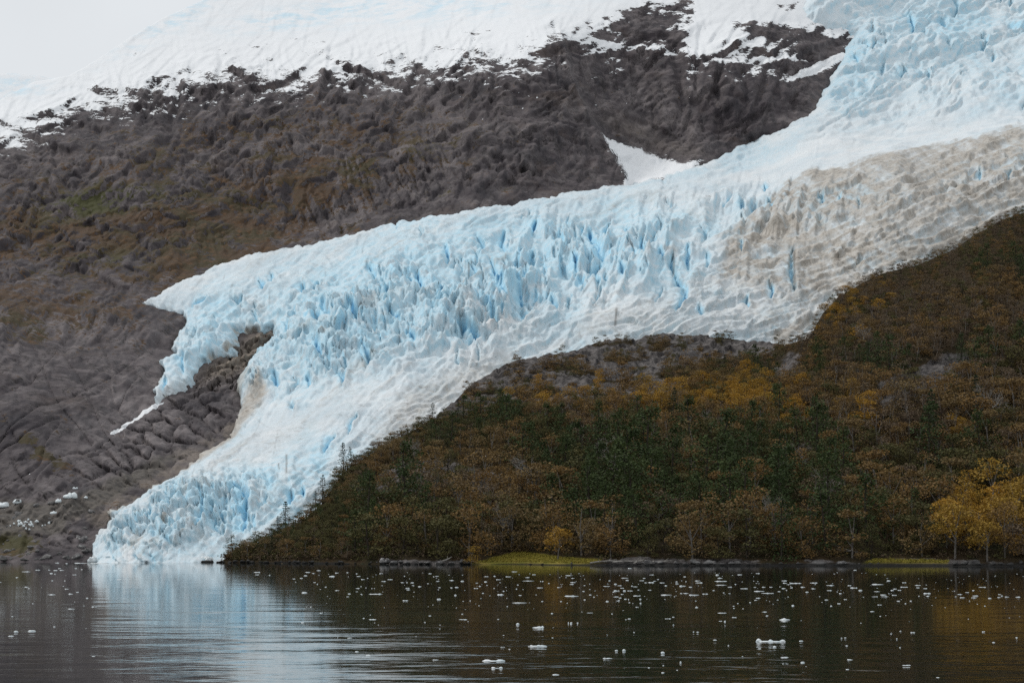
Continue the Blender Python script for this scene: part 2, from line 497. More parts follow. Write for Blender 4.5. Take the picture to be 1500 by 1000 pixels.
CREV = [(785, 335, 781, 353, 4), (740, 348, 740, 376, 5), (873, 366, 882, 390, 9), (893, 333, 890, 360, 4), (780, 380, 783, 398, 5), (917, 345, 917, 353, 5),
        (863, 346, 870, 363, 4), (688, 398, 688, 420, 3), (877, 400, 877, 430, 5), (940, 366, 941, 390, 4), (757, 436, 763, 460, 6), (772, 415, 770, 433, 5),
        (807, 456, 815, 470, 4), (765, 476, 765, 486, 7), (963, 386, 967, 395, 5), (988, 423, 988, 466, 6), (982, 393, 983, 413, 2.5), (670, 500, 700, 513, 7),
        (537, 533, 545, 545, 6), (500, 563, 508, 575, 5), (562, 440, 572, 451, 4), (847, 420, 853, 425, 5), (528, 623, 518, 646, 3),
        (383, 418, 392, 430, 4), (402, 408, 403, 421, 3), (287, 451, 307, 443, 4), (478, 456, 493, 481, 6), (448, 428, 448, 441, 6), (430, 480, 427, 506, 4),
        (273, 523, 272, 546, 4), (245, 560, 242, 573, 4), (360, 443, 360, 453, 3), (457, 566, 460, 578, 5), (435, 604, 436, 609, 5), (497, 653, 483, 668, 4),
        (1004, 373, 1005, 406, 4), (1081, 371, 1081, 385, 2.5), (1155, 378, 1156, 441, 4.5), (1120, 430, 1122, 450, 4), (1089, 451, 1091, 463, 3), (1020, 464, 1023, 472, 6),
        (1117, 278, 1117, 287, 3), (1082, 307, 1082, 325, 4), (1121, 307, 1121, 328, 5), (1102, 312, 1103, 320, 4), (1197, 303, 1197, 313, 4), (1223, 302, 1223, 310, 3.5),
        (1470, 267, 1465, 278, 3), (1425, 267, 1425, 280, 2.5), (1250, 309, 1250, 315, 3), (1327, 33, 1332, 57, 3), (1375, 41, 1380, 46, 5), (1248, 92, 1255, 102, 4),
        (372, 735, 367, 780, 7), (350, 722, 371, 756, 5), (433, 727, 434, 742, 5), (399, 735, 398, 748, 3), (451, 722, 454, 736, 4), (303, 735, 301, 784, 3),
        (615, 415, 622, 440, 3), (655, 372, 658, 395, 3), (700, 360, 703, 385, 4), (720, 395, 728, 420, 4), (650, 440, 640, 470, 4), (820, 350, 824, 372, 4), (838, 395, 843, 415, 4),
        (600, 500, 612, 512, 4), (575, 475, 590, 482, 4), (468, 520, 476, 538, 5), (520, 470, 528, 488, 5), (408, 560, 414, 578, 4), (735, 445, 742, 466, 4), (905, 405, 910, 420, 4)]


def build_glacier():
    st = 1.5
    xs = np.arange(86, 1640, st); ys = np.arange(834, -172, -st)
    px, py = np.meshgrid(xs, ys)
    shp = px.shape
    # edge raggedness
    wx = px + 9 * fbm(px / 40, py / 40, 3) + (5 + 6 * blob(px, py, 260, 520, 60, 70)) * fbm(px / 11, py / 11, 3); wy = py + 7 * fbm(px / 38 + 50, py / 38, 3) + 4 * fbm(px / 11 + 9, py / 11, 3)
    sd = poly_sd(wx, wy, ICE_POLY)
    B = bed(px, py)
    pm = B / F                                   # metres per pixel
    # ---- thickness: a rounded margin
    thin = sst(-4, 14, poly_sd(px, py, [(70, 770), (120, 730), (190, 700), (270, 650), (340, 612), (360, 640), (250, 712), (190, 742), (150, 770)]))
    th = np.where(sd > 0, 7 * (1 - np.exp(-np.clip(sd, 0, None) / 4.0)) + 14 * (1 - np.exp(-np.clip(sd, 0, None) / 60.0)), sd * 1.2) * np.where(sd > 0, 1 - 0.6 * thin - .4 * blob(px, py, 255, 530, 60, 70), 1)
    # ---- how broken the ice is
    serA = blob(px, py, 820, 395, 250, 70, -12) * 1.0 + blob(px, py, 1100, 340, 130, 70, -10) * 0.7
    serB = (blob(px, py, 510, 505, 160, 70, -25) + 0.9 * blob(px, py, 260, 765, 120, 55, -20) + blob(px, py, 700, 480, 110, 45, -15)
            + 0.55 * blob(px, py, 320, 510, 70, 60) + 0.36 * blob(px, py, 1400, 50, 260, 110) + 0.25 * blob(px, py, 1320, 110, 150, 55) + 0.2 * blob(px, py, 1320, 320, 220, 60, -15))
    clus = sst(-.28, .18, fbm(px / 105 + .2 * py / 105, py / 70, 3, .5, off=260))
    serA = np.clip(serA, 0, 1) * (.25 + .75 * clus); serB = np.clip(serB, 0, 1) * (.3 + .7 * clus)
    FS, FQ = flow_coords(px + 14 * fbm(px / 120, py / 90, 2, off=261), py + 14 * fbm(px / 120, py / 90, 2, off=262), [(1700, 60), (1500, 140), (1300, 225), (1000, 320), (800, 385), (640, 470), (520, 560), (380, 680), (230, 800), (180, 850)])
    fb1 = fbm(FS / 230, FQ / 15, 4, .55, off=263); fb2 = fbm(FS / 120, FQ / 5.5, 3, .55, off=264)
    smooth = np.clip(blob(px, py, 330, 395, 170, 32, -18) + blob(px, py, 430, 640, 130, 36, -25) + blob(px, py, 1260, 235, 330, 30, -12), 0, 1)
    # flow-aligned warp
    ax = px + 10 * fbm(px / 60, py / 60, 3, off=3); ay = py + 12 * fbm(px / 60, py / 60, 3, off=9)
    # leaning fins: hollow scalloped faces between sharp crests
    lx = ax + 0.28 * ay
    f1, f2, ra, rb, dx, dy = voro(lx / 42.0, ay / 70.0)
    eA = f2 - f1; mA = sst(0.0, 0.32, eA)
    hA = 24 * f1 ** 2 + mA * ((ra - 0.4) * 14 + dx * (rb - 0.5) * 30)
    rA = ridged(lx / 58, ay / 95, 3, 0.42, off=2)
    # blocks and steps
    bx = ax * 0.9 + ay * 0.35; by = ay - ax * 0.25
    g1, g2, sa, sb, gx, gy = voro(bx / 48.0, by / 40.0)
    eB = g2 - g1; mB = sst(0.0, 0.3, eB)
    hB = mB * ((sa - 0.25) * 20 + gx * (sb - 0.5) * 26 - gy * 20)
    k1, k2, ka, kb, kx, ky = voro(lx / 14.0 + 7, ay / 16.0 + 3)
    eC = k2 - k1; mC = sst(0.0, 0.35, eC)
    hC = mC * ((ka - 0.35) * 5 + kx * (kb - 0.5) * 7 - ky * 4)
    hS = 9 * k1 ** 2
    amp = (1 - 0.85 * smooth)
    lxx = px + 6 * fbm(px / 50, py / 60, 2, off=3) + 0.30 * py
    md = lambda o, sc=60: sst(-0.2, 0.25, fbm(px / sc, py / sc, 3, off=o))
    u1 = lxx / 27 + 0.8 * fbm(px / 70, py / 130, 3, off=140); s1, r1_ = saw(u1, 0.16)
    u2 = lxx / 12 + 0.8 * fbm(px / 40, py / 70, 3, off=141); s2, r2_ = saw(u2, 0.2)
    u3 = (by + 0.25 * px) / 30 + 0.9 * fbm(px / 90, py / 50, 3, off=142); s3, r3_ = saw(u3, 0.16)
    u4 = (by - 0.2 * px) / 13 + 0.9 * fbm(px / 50, py / 30, 3, off=143); s4, r4_ = saw(u4, 0.2)
    m1, m2, m3, m4 = md(150), md(151, 40), md(152), md(153, 40)
    fb = facets((bx + .3 * by) / 40, (by - .2 * bx) / 32, off=11); fs = facets((bx + .2 * by) / 17, (by - .2 * bx) / 14, off=13); ft = facets(px / 8.5, py / 7.5, off=15)
    crisp = (serA * (15 * s1 * m1 + 6 * s2 * m2 + 9 * fs) + serB * (12 * s3 * m3 + 5 * s4 * m4 + 22 * fb + 11 * fs) + 4.0 * ft * np.clip(serA + serB + .05, 0, 1) + (1 - np.maximum(serA, serB)) * (6 * s3 * m3 * md(270, 80) + 2 * s4 * m4 * md(271, 60)) * (1 - .5 * smooth))
    t1, t2, ta, tb, tx, ty = voro((lxx - .1 * py) / 21, (by + .1 * px) / 19); eT = t2 - t1
    v1, v2, va, vb, vx, vy = voro(lxx / 10.5 + 5, by / 9.5); eV = v2 - v1
    rubble = np.clip(1.1 * blob(px, py, 255, 772, 120, 46, -18) + .8 * serB * (1 - blob(px, py, 1400, 50, 260, 110)), 0, 1)
    crisp = crisp + rubble * (16 * np.minimum(eT, .42) - 3.5 * np.exp(-eT / .06) + sst(0, .25, eT) * ((ta - .4) * 10 + tx * (tb - .5) * 14 - ty * 6) + 7 * np.minimum(eV, .42) - 1.5 * np.exp(-eV / .07) + sst(0, .25, eV) * (va - .4) * 4)
    riser = np.clip(serA * (r1_ * m1 + .6 * r2_ * m2) + (serB + .35 * (1 - smooth)) * (r3_ * m3 + .6 * r4_ * m4) + rubble * (.75 * np.exp(-eT / .07) * sst(.4, .8, tb) + .4 * np.exp(-eV / .07) * sst(.5, .9, vb)), 0, 1)
    big = fbm(px / 120, py / 80, 3, off=21) * 9
    rdg = ridged(lx / 30, ay / 44, 4, 0.5, off=2)
    rd2 = ridged((bx + 0.4 * by) / 17, by / 26, 3, 0.5, off=29)
    stepn = fbm((ax * 0.35 + ay) / 44, (ax - ay * 0.2) / 120, 3, off=81) * 4.0
    stair = np.floor(stepn) + sst(0.0, 0.28, stepn - np.floor(stepn)) - stepn * 0.6
    fine = fbm(px / 10, py / 10, 4, 0.55, off=5)
    h = big * 0.8 + amp * (serA * (hA * 0.85 + (rA - 0.4) * 30 + (rdg - 0.4) * 8 + 0.4 * hC) + serB * (hB * 0.6 + .35 * hC + hS * 0.4 + stair * 10 + (rd2 - 0.4) * 7)
                           + (1 - np.maximum(serA, serB)) * (0.12 * hC + stair * 5 + (rd2 - 0.4) * 1.5 + 9 * fb1 + 2.2 * fb2)) + (rdg - 0.4) * 7 * (0.12 + .6 * np.maximum(serA, serB)) + fine * (0.4 + 0.8 * np.maximum(serA, serB))
    # pressure steps over the smooth parts
    stp = ridged((px * 0.35 + py) / 26, (px - py * 0.2) / 140, 3, off=40)
    h += amp * crisp * 1.3
    h += smooth * (stp - 0.4) * 7
    # the dirty eastern ice: broken into low flat-faced blocks, its crest standing over the far snow
    fz = sst(-20, 30, poly_sd(px, py, [(1120, 300), (1180, 268), (1300, 244), (1500, 206), (1700, 160), (1700, 560), (900, 520), (1000, 420)]))
    fx_, fy_ = px + 6 * fbm(px / 22, py / 22, 3, off=90), py + 6 * fbm(px / 22, py / 22, 3, off=93)
    h += fz * (8 * facets((fx_ + .5 * fy_) / 46, (fy_ - .2 * fx_) / 34, off=3) + 3.5 * facets((fx_ + .3 * fy_) / 19, (fy_ - .2 * fx_) / 14, off=6) + 1.5 * facets(fx_ / 9, fy_ / 7, off=8) + 8 * fb1 + 3 * fb2 + 7 * saw((fy_ + .45 * fx_) / 24 + .8 * fbm(px / 80, py / 40, 3, off=191))[0] * md(192))
    h += 7 * np.exp(-(line_d(px, py, [(1120, 276), (1180, 268), (1300, 244), (1500, 206), (1700, 160)]) / 12) ** 2) * sst(1100, 1200, px)
    # strokes: measured crevasses
    blue_s = np.zeros(shp)
    rs = np.random.default_rng(77); crev = [c + (rs.uniform(.85, 1.15),) for c in CREV]
    for k in range(170):
        cx, cy = ((rs.normal(820, 150), rs.normal(395, 42)) if k < 80 else (rs.normal(540, 90), rs.normal(480, 45)) if k < 125 else (rs.normal(1400, 130), rs.normal(60, 50)) if k < 150 else (rs.normal(280, 70), rs.normal(760, 24)))
        cy -= (cx - (820 if k < 80 else cx)) * .2
        L = abs(rs.normal(9, 5)) + 4; ln = rs.normal(.12, .3)
        crev.append((cx - ln * L / 2, cy - L / 2, cx + ln * L / 2, cy + L / 2, rs.uniform(1.6, 4.2), rs.uniform(.15, .7)))
    for (x0, y0, x1, y1, w, bi) in crev:
        m = 6 * w + 8
        sel = (px > min(x0, x1) - m) & (px < max(x0, x1) + m) & (py > min(y0, y1) - m) & (py < max(y0, y1) + m)
        qy = py[sel]; bow = rs.normal(0, .18) * math.hypot(x1 - x0, y1 - y0)
        tt = np.clip(((px[sel] - x0) * (x1 - x0) + (qy - y0) * (y1 - y0)) / ((x1 - x0) ** 2 + (y1 - y0) ** 2 + 1e-6), 0, 1)
        qx = px[sel] + 3.5 * fbm(px[sel] / 9, py[sel] / 12, 3, off=70) + bow * np.sin(tt * np.pi)
        d = line_d(qx, qy, [(x0, y0), (x1, y1)])
        ww = w * (0.30 + 0.75 * np.sin(np.pi * (0.08 + 0.84 * tt)) ** 0.8)
        k = np.exp(-(d / (ww * 0.7)) ** 2)
        h[sel] -= k * (6 + 1.5 * w)
        side = np.sign(qx - (x0 + (x1 - x0) * tt))
        h[sel] += 3.0 * np.exp(-((d - ww * 1.7) / (ww * 1.1)) ** 2) * side     # one lip stands up
        blue_s[sel] = np.maximum(blue_s[sel], bi * np.exp(-(d / (ww * 0.72)) ** 2) * (0.7 + 0.5 * fbm(px[sel] / 6, py[sel] / 9, 2, off=31)))
        blue_s[sel] = np.maximum(blue_s[sel], 0.32 * bi * np.exp(-(np.clip(d + side * ww * .8, 0, 99) / (ww * 1.8)) ** 2))
    # the calving front: alcoves in the terminus cliff, a long slab wall beside the wooded point
    for (cx, cy, rx, ry, dep) in ((318, 765, 26, 40, 9), (350, 745, 24, 34, 10), (410, 728, 26, 26, 6), (470, 690, 34, 22, 6), (215, 790, 16, 14, 5), (262, 782, 14, 18, 5)):
        q = ((px - cx) / rx) ** 2 + ((py - cy) / ry) ** 2
        h -= dep * sst(1.15, 0.75, q + 0.2 * fbm(px / 18, py / 18, 3))
    edge_fade = sst(-2, 26, sd)
    # towards the waterline the ice stands as a cliff: steepen
    h = h * (0.5 + 0.5 * edge_fade)
    Y = B - 0
    P = W(px, py, Y)
    dirv = np.stack([0 * px, -0.78 - 0 * px, 0.62 * sst(828, 770, py)], -1)
    disp = th + 0.0
    P = P + np.array([0.0, -0.97, 0.12]) * (np.where(sd > 0, 0.8, 1.0) * disp)[..., None]
    P = P + dirv * (h * pm * 0.9)[..., None]
    # keep silhouettes near the measured place: slide back down by the mean lift
    # ---- attributes: fresh fracture faces show the blue of dense ice, the tops a granular white crust
    N = grid_normals(P)
    steep = sst(0.62, 0.22, N[..., 2]) * sst(4, 18, sd)
    low = sst(1.0, -12.0, h - big * 0.8)
    edgeblue = serA * np.exp(-eA / 0.13) * sst(0.35, 0.75, ra) + serB * np.exp(-eB / 0.11) * sst(0.45, 0.8, sb) * 0.8 + 0.5 * (serB + serA) * np.exp(-eC / 0.16) * sst(0.55, 0.85, ka)
    region = np.clip(blob(px, py, 820, 380, 260, 75, -12) + 0.9 * blob(px, py, 520, 470, 200, 90, -22) + 1.2 * blob(px, py, 300, 760, 120, 60, -20) + 0.55 * blob(px, py, 1400, 60, 260, 110)
                     + 0.8 * blob(px, py, 300, 510, 70, 70) + 0.9 * blob(px, py, 450, 700, 80, 40, -30) + 0.35 * blob(px, py, 1330, 110, 140, 50), 0, 1)
    patch = sst(0.05, 0.5, fbm(px / 55, py / 60, 4, 0.6, off=61))
    blue = np.clip(blue_s + (0.22 + region) * riser * 0.55 * (0.35 + patch) + region * (edgeblue * 0.75 * (0.4 + patch) + 0.22 * low * patch), 0, 1.0)
    for (cx, cy, rx, ry, a, ang) in ((362, 752, 13, 38, .62, 8), (320, 762, 24, 38, .38, 0), (465, 688, 36, 16, .34, -38), (410, 728, 22, 20, .3, 0), (688, 507, 22, 8, .6, 15), (322, 450, 34, 6, .35, -12), (262, 530, 20, 34, .22, 0)):
        blue = np.maximum(blue, a * blob(px, py, cx, cy, rx, ry, ang, 0.8) * (0.75 + 0.5 * fbm(px / 14, py / 14, 3, off=13)))
    tint = np.clip(region * (0.50 + 0.6 * patch) + 0.18 + 0.25 * blob(px, py, 560, 470, 330, 110, -18) + steep * (0.35 + 0.5 * region) + 0.35 * sst(0.0, 0.4, fbm(px / 130, py / 70, 3, off=64)), 0, 1)
    tint = np.clip(tint + rubble * ((ta - .5) * .6 + (va - .5) * .4) + (serB + .5 * serA) * ((kb - .5) * .55 + (sb - .5) * .45), 0, 1)
    tint = np.clip(tint + .3 * blob(px, py, 300, 765, 100, 50, -20) + .22 * blob(px, py, 480, 480, 130, 90, -20) + .2 * blob(px, py, 800, 380, 200, 50, -12) + .3 * sst(.0, .4, -fb1) * (1 - .6 * np.maximum(serA, serB)), 0, 1)
    tint *= 1 - 0.5 * smooth
    # dirt
    dline = poly_sd(px + 22 * fbm(px / 70, py / 70, 3), py + 16 * fbm(px / 60, py / 60, 3, off=8),
                    [(1172, 268), (1300, 240), (1500, 202), (1800, 140), (1800, 830), (1130, 520), (1040, 440), (1050, 370), (1100, 320)])
    crest = sst(-60, -10, px - 1160) 
    dirt = np.where(crest > 0.5, sst(-9, 5, dline + 10 * fbm(px / 16, py / 16, 3, off=23)), sst(-28, 22, dline)) * 0.86
    blotch = fbm(px / 36, py / 26, 4, 0.6, off=55)
    dirt *= 1 - 0.35 * sst(0.05, 0.45, blotch)
    strk = .6 * fbm((px * .85 + py * .5) / 85, (py * .85 - px * .5) / 9, 4, .6, off=160) + .6 * fb2 + .4 * fb1
    dirt *= 1 - 0.55 * blob(px, py, 1070, 462, 140, 32, 4)
    dirt *= np.clip(0.85 + 0.9 * strk, 0.2, 1.15)
    dirt = np.maximum(dirt, 0.34 * sst(-30, 20, poly_sd(px + 14 * fbm(px / 40, py / 40, 3), py, [(780, 525), (860, 478), (960, 445), (1010, 410), (1060, 400), (1200, 440), (1200, 520), (900, 540)])))
    dirt = np.maximum(dirt, 0.85 * sst(-12, 10, poly_sd(px, py + 8 * fbm(px / 30, py / 30, 3), [(80, 780), (120, 738), (190, 705), (270, 655), (340, 615), (385, 560), (400, 590), (330, 660), (250, 705), (190, 742), (160, 765)])))
    dirt = np.maximum(dirt, 0.48 * sst(-25, 20, poly_sd(px, py, [(540, 660), (600, 580), (680, 545), (760, 520), (760, 560), (640, 620), (560, 690)])))
    dirt = np.maximum(dirt, 0.75 * blob(px, py, 345, 570, 36, 22, -50))
    dirt = np.maximum(dirt, 0.25 * sst(0.0, 0.5, fbm(px / 80, py / 60, 4, off=33)) * (1 - 0.7 * blob(px, py, 1330, 60, 300, 140)))
    dirt = np.maximum(dirt, 0.30 * blob(px, py, 430, 650, 130, 30, -25))
    film = 0.20 * sst(-0.2, 0.5, fbm((px + .4 * py) / 70, py / 40, 4, .6, off=37)) * sst(220, 300, py) + 0.22 * sst(0.1, 0.5, fbm((ax + 1.2 * ay) / 90, (ay - .6 * ax) / 14, 4, .6, off=39)) * sst(260, 340, py)
    film = np.maximum(film, .34 * sst(.05, .45, fb1) * sst(250, 310, py) + .2 * sst(.1, .5, fb2) * sst(260, 320, py))
    film = np.maximum(film, .8 * np.exp(-np.clip(sd, 0, 99) / 6.0) * sst(-.1, .3, fbm(px / 18, py / 18, 3, off=272)) * sst(440, 480, py) * (1 - sst(420, 480, px)))
    dirt = np.maximum(dirt, film + .3 * sst(.72, .9, ka) * blob(px, py, 250, 765, 110, 55, -20) + .22 * sst(.7, .9, sa) * serB)
    dirt = dirt * (1 - 0.55 * np.clip(blue_s * 1.4, 0, 1))
    thin1 = np.exp(-np.abs(perlin(lxx / 38, ay / 110)) / .018) * sst(.05, .3, fbm(px / 40, py / 50, 3, off=195)) + .8 * np.exp(-np.abs(perlin((bx + by) / 60, (by - .3 * bx) / 40 + 9)) / .02) * sst(.08, .3, fbm(px / 46, py / 40, 3, off=196))
    grit = 0.8 * sst(0.25, 0.5, ridged((px + py * 1.5) / 60, (py - px * 0.6) / 16, 3, off=12)) * blob(px, py, 1225, 392, 38, 26, 30) * sst(0.0, 0.3, fbm(px / 9, py / 7, 3))
    grit = np.maximum(grit, np.clip(thin1, 0, 1) * .42 * sst(240, 300, py) * sst(4, 16, sd))
    for (x0, y0, x1, y1, w) in ((427, 678, 428, 708, 1.3), (982, 392, 983, 413, 1.6), (1155, 376, 1156, 440, 1.8), (688, 398, 688, 420, 1.2), (416, 692, 417, 702, 1), (900, 470, 898, 492, 1.5)):
        d = line_d(px, py, [(x0, y0), (x1, y1)])
        grit = np.maximum(grit, 0.7 * np.exp(-(d / w) ** 2))
    keep = (sd > -9)
    # the front stands in the water: carry the lowest row straight down
    Q = P[:1].copy(); Q[..., 2] = -3.0; Q[..., 1] += 0.5
    Q2 = (P[:1] * 0.5 + Q * 0.5); Q2[..., 1] -= 1.0
    P = np.concatenate([Q, Q2, P], 0); keep = np.concatenate([keep[:1], keep[:1], keep], 0)
    up2 = lambda a: np.concatenate([a[:1], a[:1], a], 0)
    blue, tint, dirt, grit = map(up2, (blue, tint, dirt, grit)); shp = P.shape[:2]
    verts = P.reshape(-1, 3)
    faces = grid_faces(*shp, keep.ravel())
    attrs = dict(blue=blue, tint=tint, dirt=dirt, grit=grit)
    v, f, a = compact(verts, faces, attrs)
    o = link('glacier', mesh_from('glacier', v, f, a), M['ice'])
    o['kind'] = 'structure'
    return o


SKY_M = [(-560, 330), (-160, 235), (0, 146), (50, 121), (100, 112), (140, 90), (190, 56), (240, 26), (300, 0), (400, -60), (520, -130), (600, -165), (1700, -165)]
SNOWLINE = [(-560, 345), (-150, 250), (0, 172), (40, 162), (70, 150), (110, 128), (150, 112), (190, 120), (230, 100), (300, 96), (350, 82), (400, 90), (430, 94), (470, 78), (520, 84), (560, 74),
            (640, 74), (700, 62), (740, 64), (790, 60), (812, 34), (832, 56), (880, 62), (905, 66), (920, 40), (940, 32), (990, 18), (1008, 50), (1022, 66), (1040, 58), (1080, 62), (1110, 62), (1160, 52), (1190, 40), (1260, 40), (1700, 40)]


MGRID = {}


def build_mountain():
    st = 1.9
    xs = np.concatenate([np.arange(-560, -150, 6.0), np.arange(-150, 1640, st)])
    nr = 540
    t = np.linspace(0, 1, nr)
    PX, T = np.meshgrid(xs, t)
    top = pl(xs, SKY_M)
    PY = 836 + (top[None, :] - 836) * T
    px, py = PX, PY
    B = bed(px, py); pm = B / F
    wx = px + 14 * fbm(px / 70, py / 70, 4); wy = py + 12 * fbm(px / 66 + 9, py / 66, 4)
    sd = poly_sd(px + 6 * fbm(px / 40, py / 40, 3), py, ICE_POLY)
    under = sst(-2, 16, sd)
    # rock relief: big buttresses and gullies, tilted strata, joints, roughness
    cx_, cy_ = px + 7 * fbm(px / 45, py / 45, 3, off=71), py + 7 * fbm(px / 45, py / 45, 3, off=72)
    big = facets((cx_ + 0.35 * cy_) / 150, (cy_ - 0.1 * cx_) / 120, 1.0, 0.5, 0.8)
    w1x, w1y = px + 5 * fbm(px / 60, py / 60, 2, off=73), py + 5 * fbm(px / 60, py / 60, 2, off=74)
    mid = facets((cx_ + 0.5 * cy_) / 56, (cy_ - 0.25 * cx_) / 46, 1.0, 0.55, 0.7, off=2)
    sml = facets((w1x + 0.3 * w1y) / 24, (w1y - 0.2 * w1x) / 17, 1.0, 0.55, 0.7, off=5)
    tny = facets((w1x - 0.2 * w1y) / 11, (w1y + 0.2 * w1x) / 8, 1.0, 0.55, 0.7, off=9)
    strata = ridged((wx * 0.55 + wy) / 40, (wx - 0.55 * wy) / 260, 3, 0.5, off=8) - 0.4
    vert = facets(cx_ / 30, cy_ / 120, 1.0, 0.4, 0.8, off=12)
    crk = np.exp(-np.abs(perlin((wx + 0.7 * wy) / 52, (wy - 0.5 * wx) / 150)) / 0.035) + 0.8 * np.exp(-np.abs(perlin((wx - 0.9 * wy) / 44 + 7, (wy + 0.6 * wx) / 150)) / 0.035)
    ledge = fbm((wy + wx * 0.12) / 44, wx / 260, 3, off=63) * 3.2
    ledge = np.floor(ledge) + sst(0.0, 0.3, ledge - np.floor(ledge)) - ledge
    fine = fbm(px / 9, py / 9, 4, 0.55, off=44)
    mod = lambda o, sc=70: sst(-0.15, 0.3, fbm(px / sc, py / sc, 3, off=o))
    hard = np.zeros(px.shape)
    for k, (a, b, per, amp_, o) in enumerate(((0.42, 0.90, 34, 13, 1), (0.50, 0.86, 13, 5.5, 2), (-0.35, 0.93, 42, 10, 3), (0.94, 0.30, 30, 11, 4), (0.97, -0.22, 12, 5, 5), (0.75, 0.66, 21, 7, 6), (0.30, 0.95, 7.5, 2.6, 7))):
        u = (w1x * a + w1y * b) / per + 0.9 * fbm((w1x * b - w1y * a) / (per * 6), (w1x * a + w1y * b) / (per * 2.5), 3, off=100 + o)
        hard += amp_ * saw(u)[0] * mod(110 + o, 90 if per > 15 else 50)
    # the main ribs, benches and gullies of this mountainside
    feat = np.zeros(px.shape)
    for pts, w, a in (([(0, 236), (60, 216), (140, 214), (200, 224), (290, 226)], 10, 9), ([(0, 262), (70, 246), (150, 248), (230, 262)], 9, -6), ([(262, 120), (256, 160), (246, 212)], 6, -12), ([(150, 160), (147, 205)], 5, -8),
                      ([(300, 215), (260, 236), (215, 268)], 8, -7), ([(470, 165), (420, 210), (380, 245)], 12, 8), ([(820, 60), (838, 110), (858, 160), (890, 215), (916, 258)], 9, 10), ([(560, 180), (520, 240), (480, 300)], 12, 7),
                      ([(700, 120), (690, 200), (660, 270)], 14, 6), ([(610, 110), (590, 180), (560, 240)], 10, -7), ([(780, 90), (760, 170), (745, 250)], 8, -6), ([(420, 290), (440, 330), (450, 350)], 5, -7), ([(455, 280), (480, 330)], 5, 6), ([(500, 272), (520, 325)], 5, 6), ([(530, 265), (560, 318)], 5, -6),
                      ([(0, 470), (90, 455), (180, 470), (250, 500)], 9, 9), ([(0, 500), (80, 492), (150, 500)], 8, -6), ([(30, 540), (80, 590), (105, 625), (80, 680)], 12, -13), ([(180, 560), (215, 585), (235, 600)], 7, 7), ([(100, 735), (170, 690), (250, 640), (330, 605)], 26, 12), ([(0, 610), (60, 640), (95, 690)], 12, 8),
                      ([(190, 690), (198, 655), (215, 630)], 4, -8), ([(240, 672), (246, 640), (262, 618)], 4, -7), ([(150, 712), (160, 680), (180, 655)], 4, -7), ([(0, 345), (90, 330), (190, 320), (300, 300), (420, 262)], 10, 7), ([(0, 390), (120, 385), (220, 395)], 9, 6), ([(95, 430), (150, 420), (230, 428)], 8, -6),
                      ([(930, 110), (925, 190)], 6, -7), ([(985, 60), (1000, 140), (1010, 215)], 7, -9), ([(1050, 110), (1055, 200)], 6, -10), ([(1088, 100), (1092, 195)], 5, -7), ([(1128, 110), (1128, 180)], 6, 6), ([(1165, 105), (1160, 165)], 5, -6), ([(1060, 62), (1130, 74), (1200, 66)], 6, 8), ([(1020, 92), (1110, 96), (1180, 92)], 5, 7)):
        d = line_d(px + 5 * fbm(px / 24, py / 24, 3, off=41), py + 5 * fbm(px / 24, py / 24, 3, off=43), pts)
        feat += a * np.exp(-(d / w) ** 2)
    cliff = np.clip(blob(px, py, 1020, 140, 170, 80) + blob(px, py, 480, 300, 160, 40, -12) + 0.8 * blob(px, py, 130, 190, 130, 40), 0, 1)
    lower = sst(430, 560, py) * (1 - sst(330, 420, px))
    h = (big * 70 + mid * 20) * (1 - 0.35 * lower) + feat * 2.2 + hard * (2.0 - 0.5 * lower) + sml * (3.5 + 3 * lower) + tny * 1.2 + strata * (9 + 8 * lower) * (1 - cliff * 0.6) + vert * 24 * cliff - crk * 3 + (ridged((cx_ + .6 * cy_) / 26, (cy_ - .5 * cx_) / 90, 3, .5, off=17) - .4) * 4 + ledge * 7 * (1 - cliff) + fine * 1.6
    snz = sst(-2.5, 2.5, (pl(px, SNOWLINE) - py) / 20.0) * (1 - 0.5 * sst(930, 990, px) * sst(20, 60, py))
    rib = np.clip(blob(px, py, 215, 655, 130, 55, -30) + .8 * blob(px, py, 290, 610, 60, 30) + .5 * blob(px, py, 90, 795, 80, 24), 0, 1)
    upz = (1 - sst(400, 470, py)) * (1 - .8 * snz)
    stp_ = np.clip(cliff * 1.2, 0, 1)
    mA1 = sst(-.25, .2, fbm(px / 90, py / 60, 3, off=221)); mA2 = sst(-.2, .25, fbm(px / 60, py / 50, 3, off=222))
    a1, a2, aa, ab, ax_, ay_ = voro((w1x + .75 * w1y) / 58 * (1 + .0 * stp_), (w1y - .45 * w1x) / 34)
    b1, b2, ba, bb, bx_, by_ = voro((w1x + .6 * w1y) / 23, (w1y - .4 * w1x) / 15)
    c1, c2, ca, cb, ccx, ccy = voro((w1x + 10 * fbm(px / 30, py / 40, 3, off=241)) / 34, w1y / 70)
    d1, d2, da, db, ddx, ddy = voro((w1x + .3 * w1y) / 10.5, (w1y - .3 * w1x) / 7.5)
    eA_, eB_, eC_, eD_ = a2 - a1, b2 - b1, c2 - c1, d2 - d1
    pill = lambda e, w, g, gw: w * np.minimum(e, .42) - g * np.exp(-e / gw)
    jn = (1 - .7 * stp_) * (pill(eA_, 20, 4.5, .05) + sst(0, .3, eA_) * ((aa - .4) * 14 + ax_ * (ab - .5) * 22 - ay_ * 8)) * mA1
    jn = jn + (pill(eB_, 12, 3.0, .06) + sst(0, .3, eB_) * ((ba - .4) * 7 + bx_ * (bb - .5) * 9 - by_ * 5)) * mA2 * .8 * (1 - .5 * stp_)
    jn = jn + .6 * stp_ * sst(-.3, .15, fbm(px / 40, py / 60, 3, off=240)) * (pill(eC_, 20, 6, .06) + sst(0, .3, eC_) * ((ca - .4) * 13 + ccx * (cb - .5) * 12))
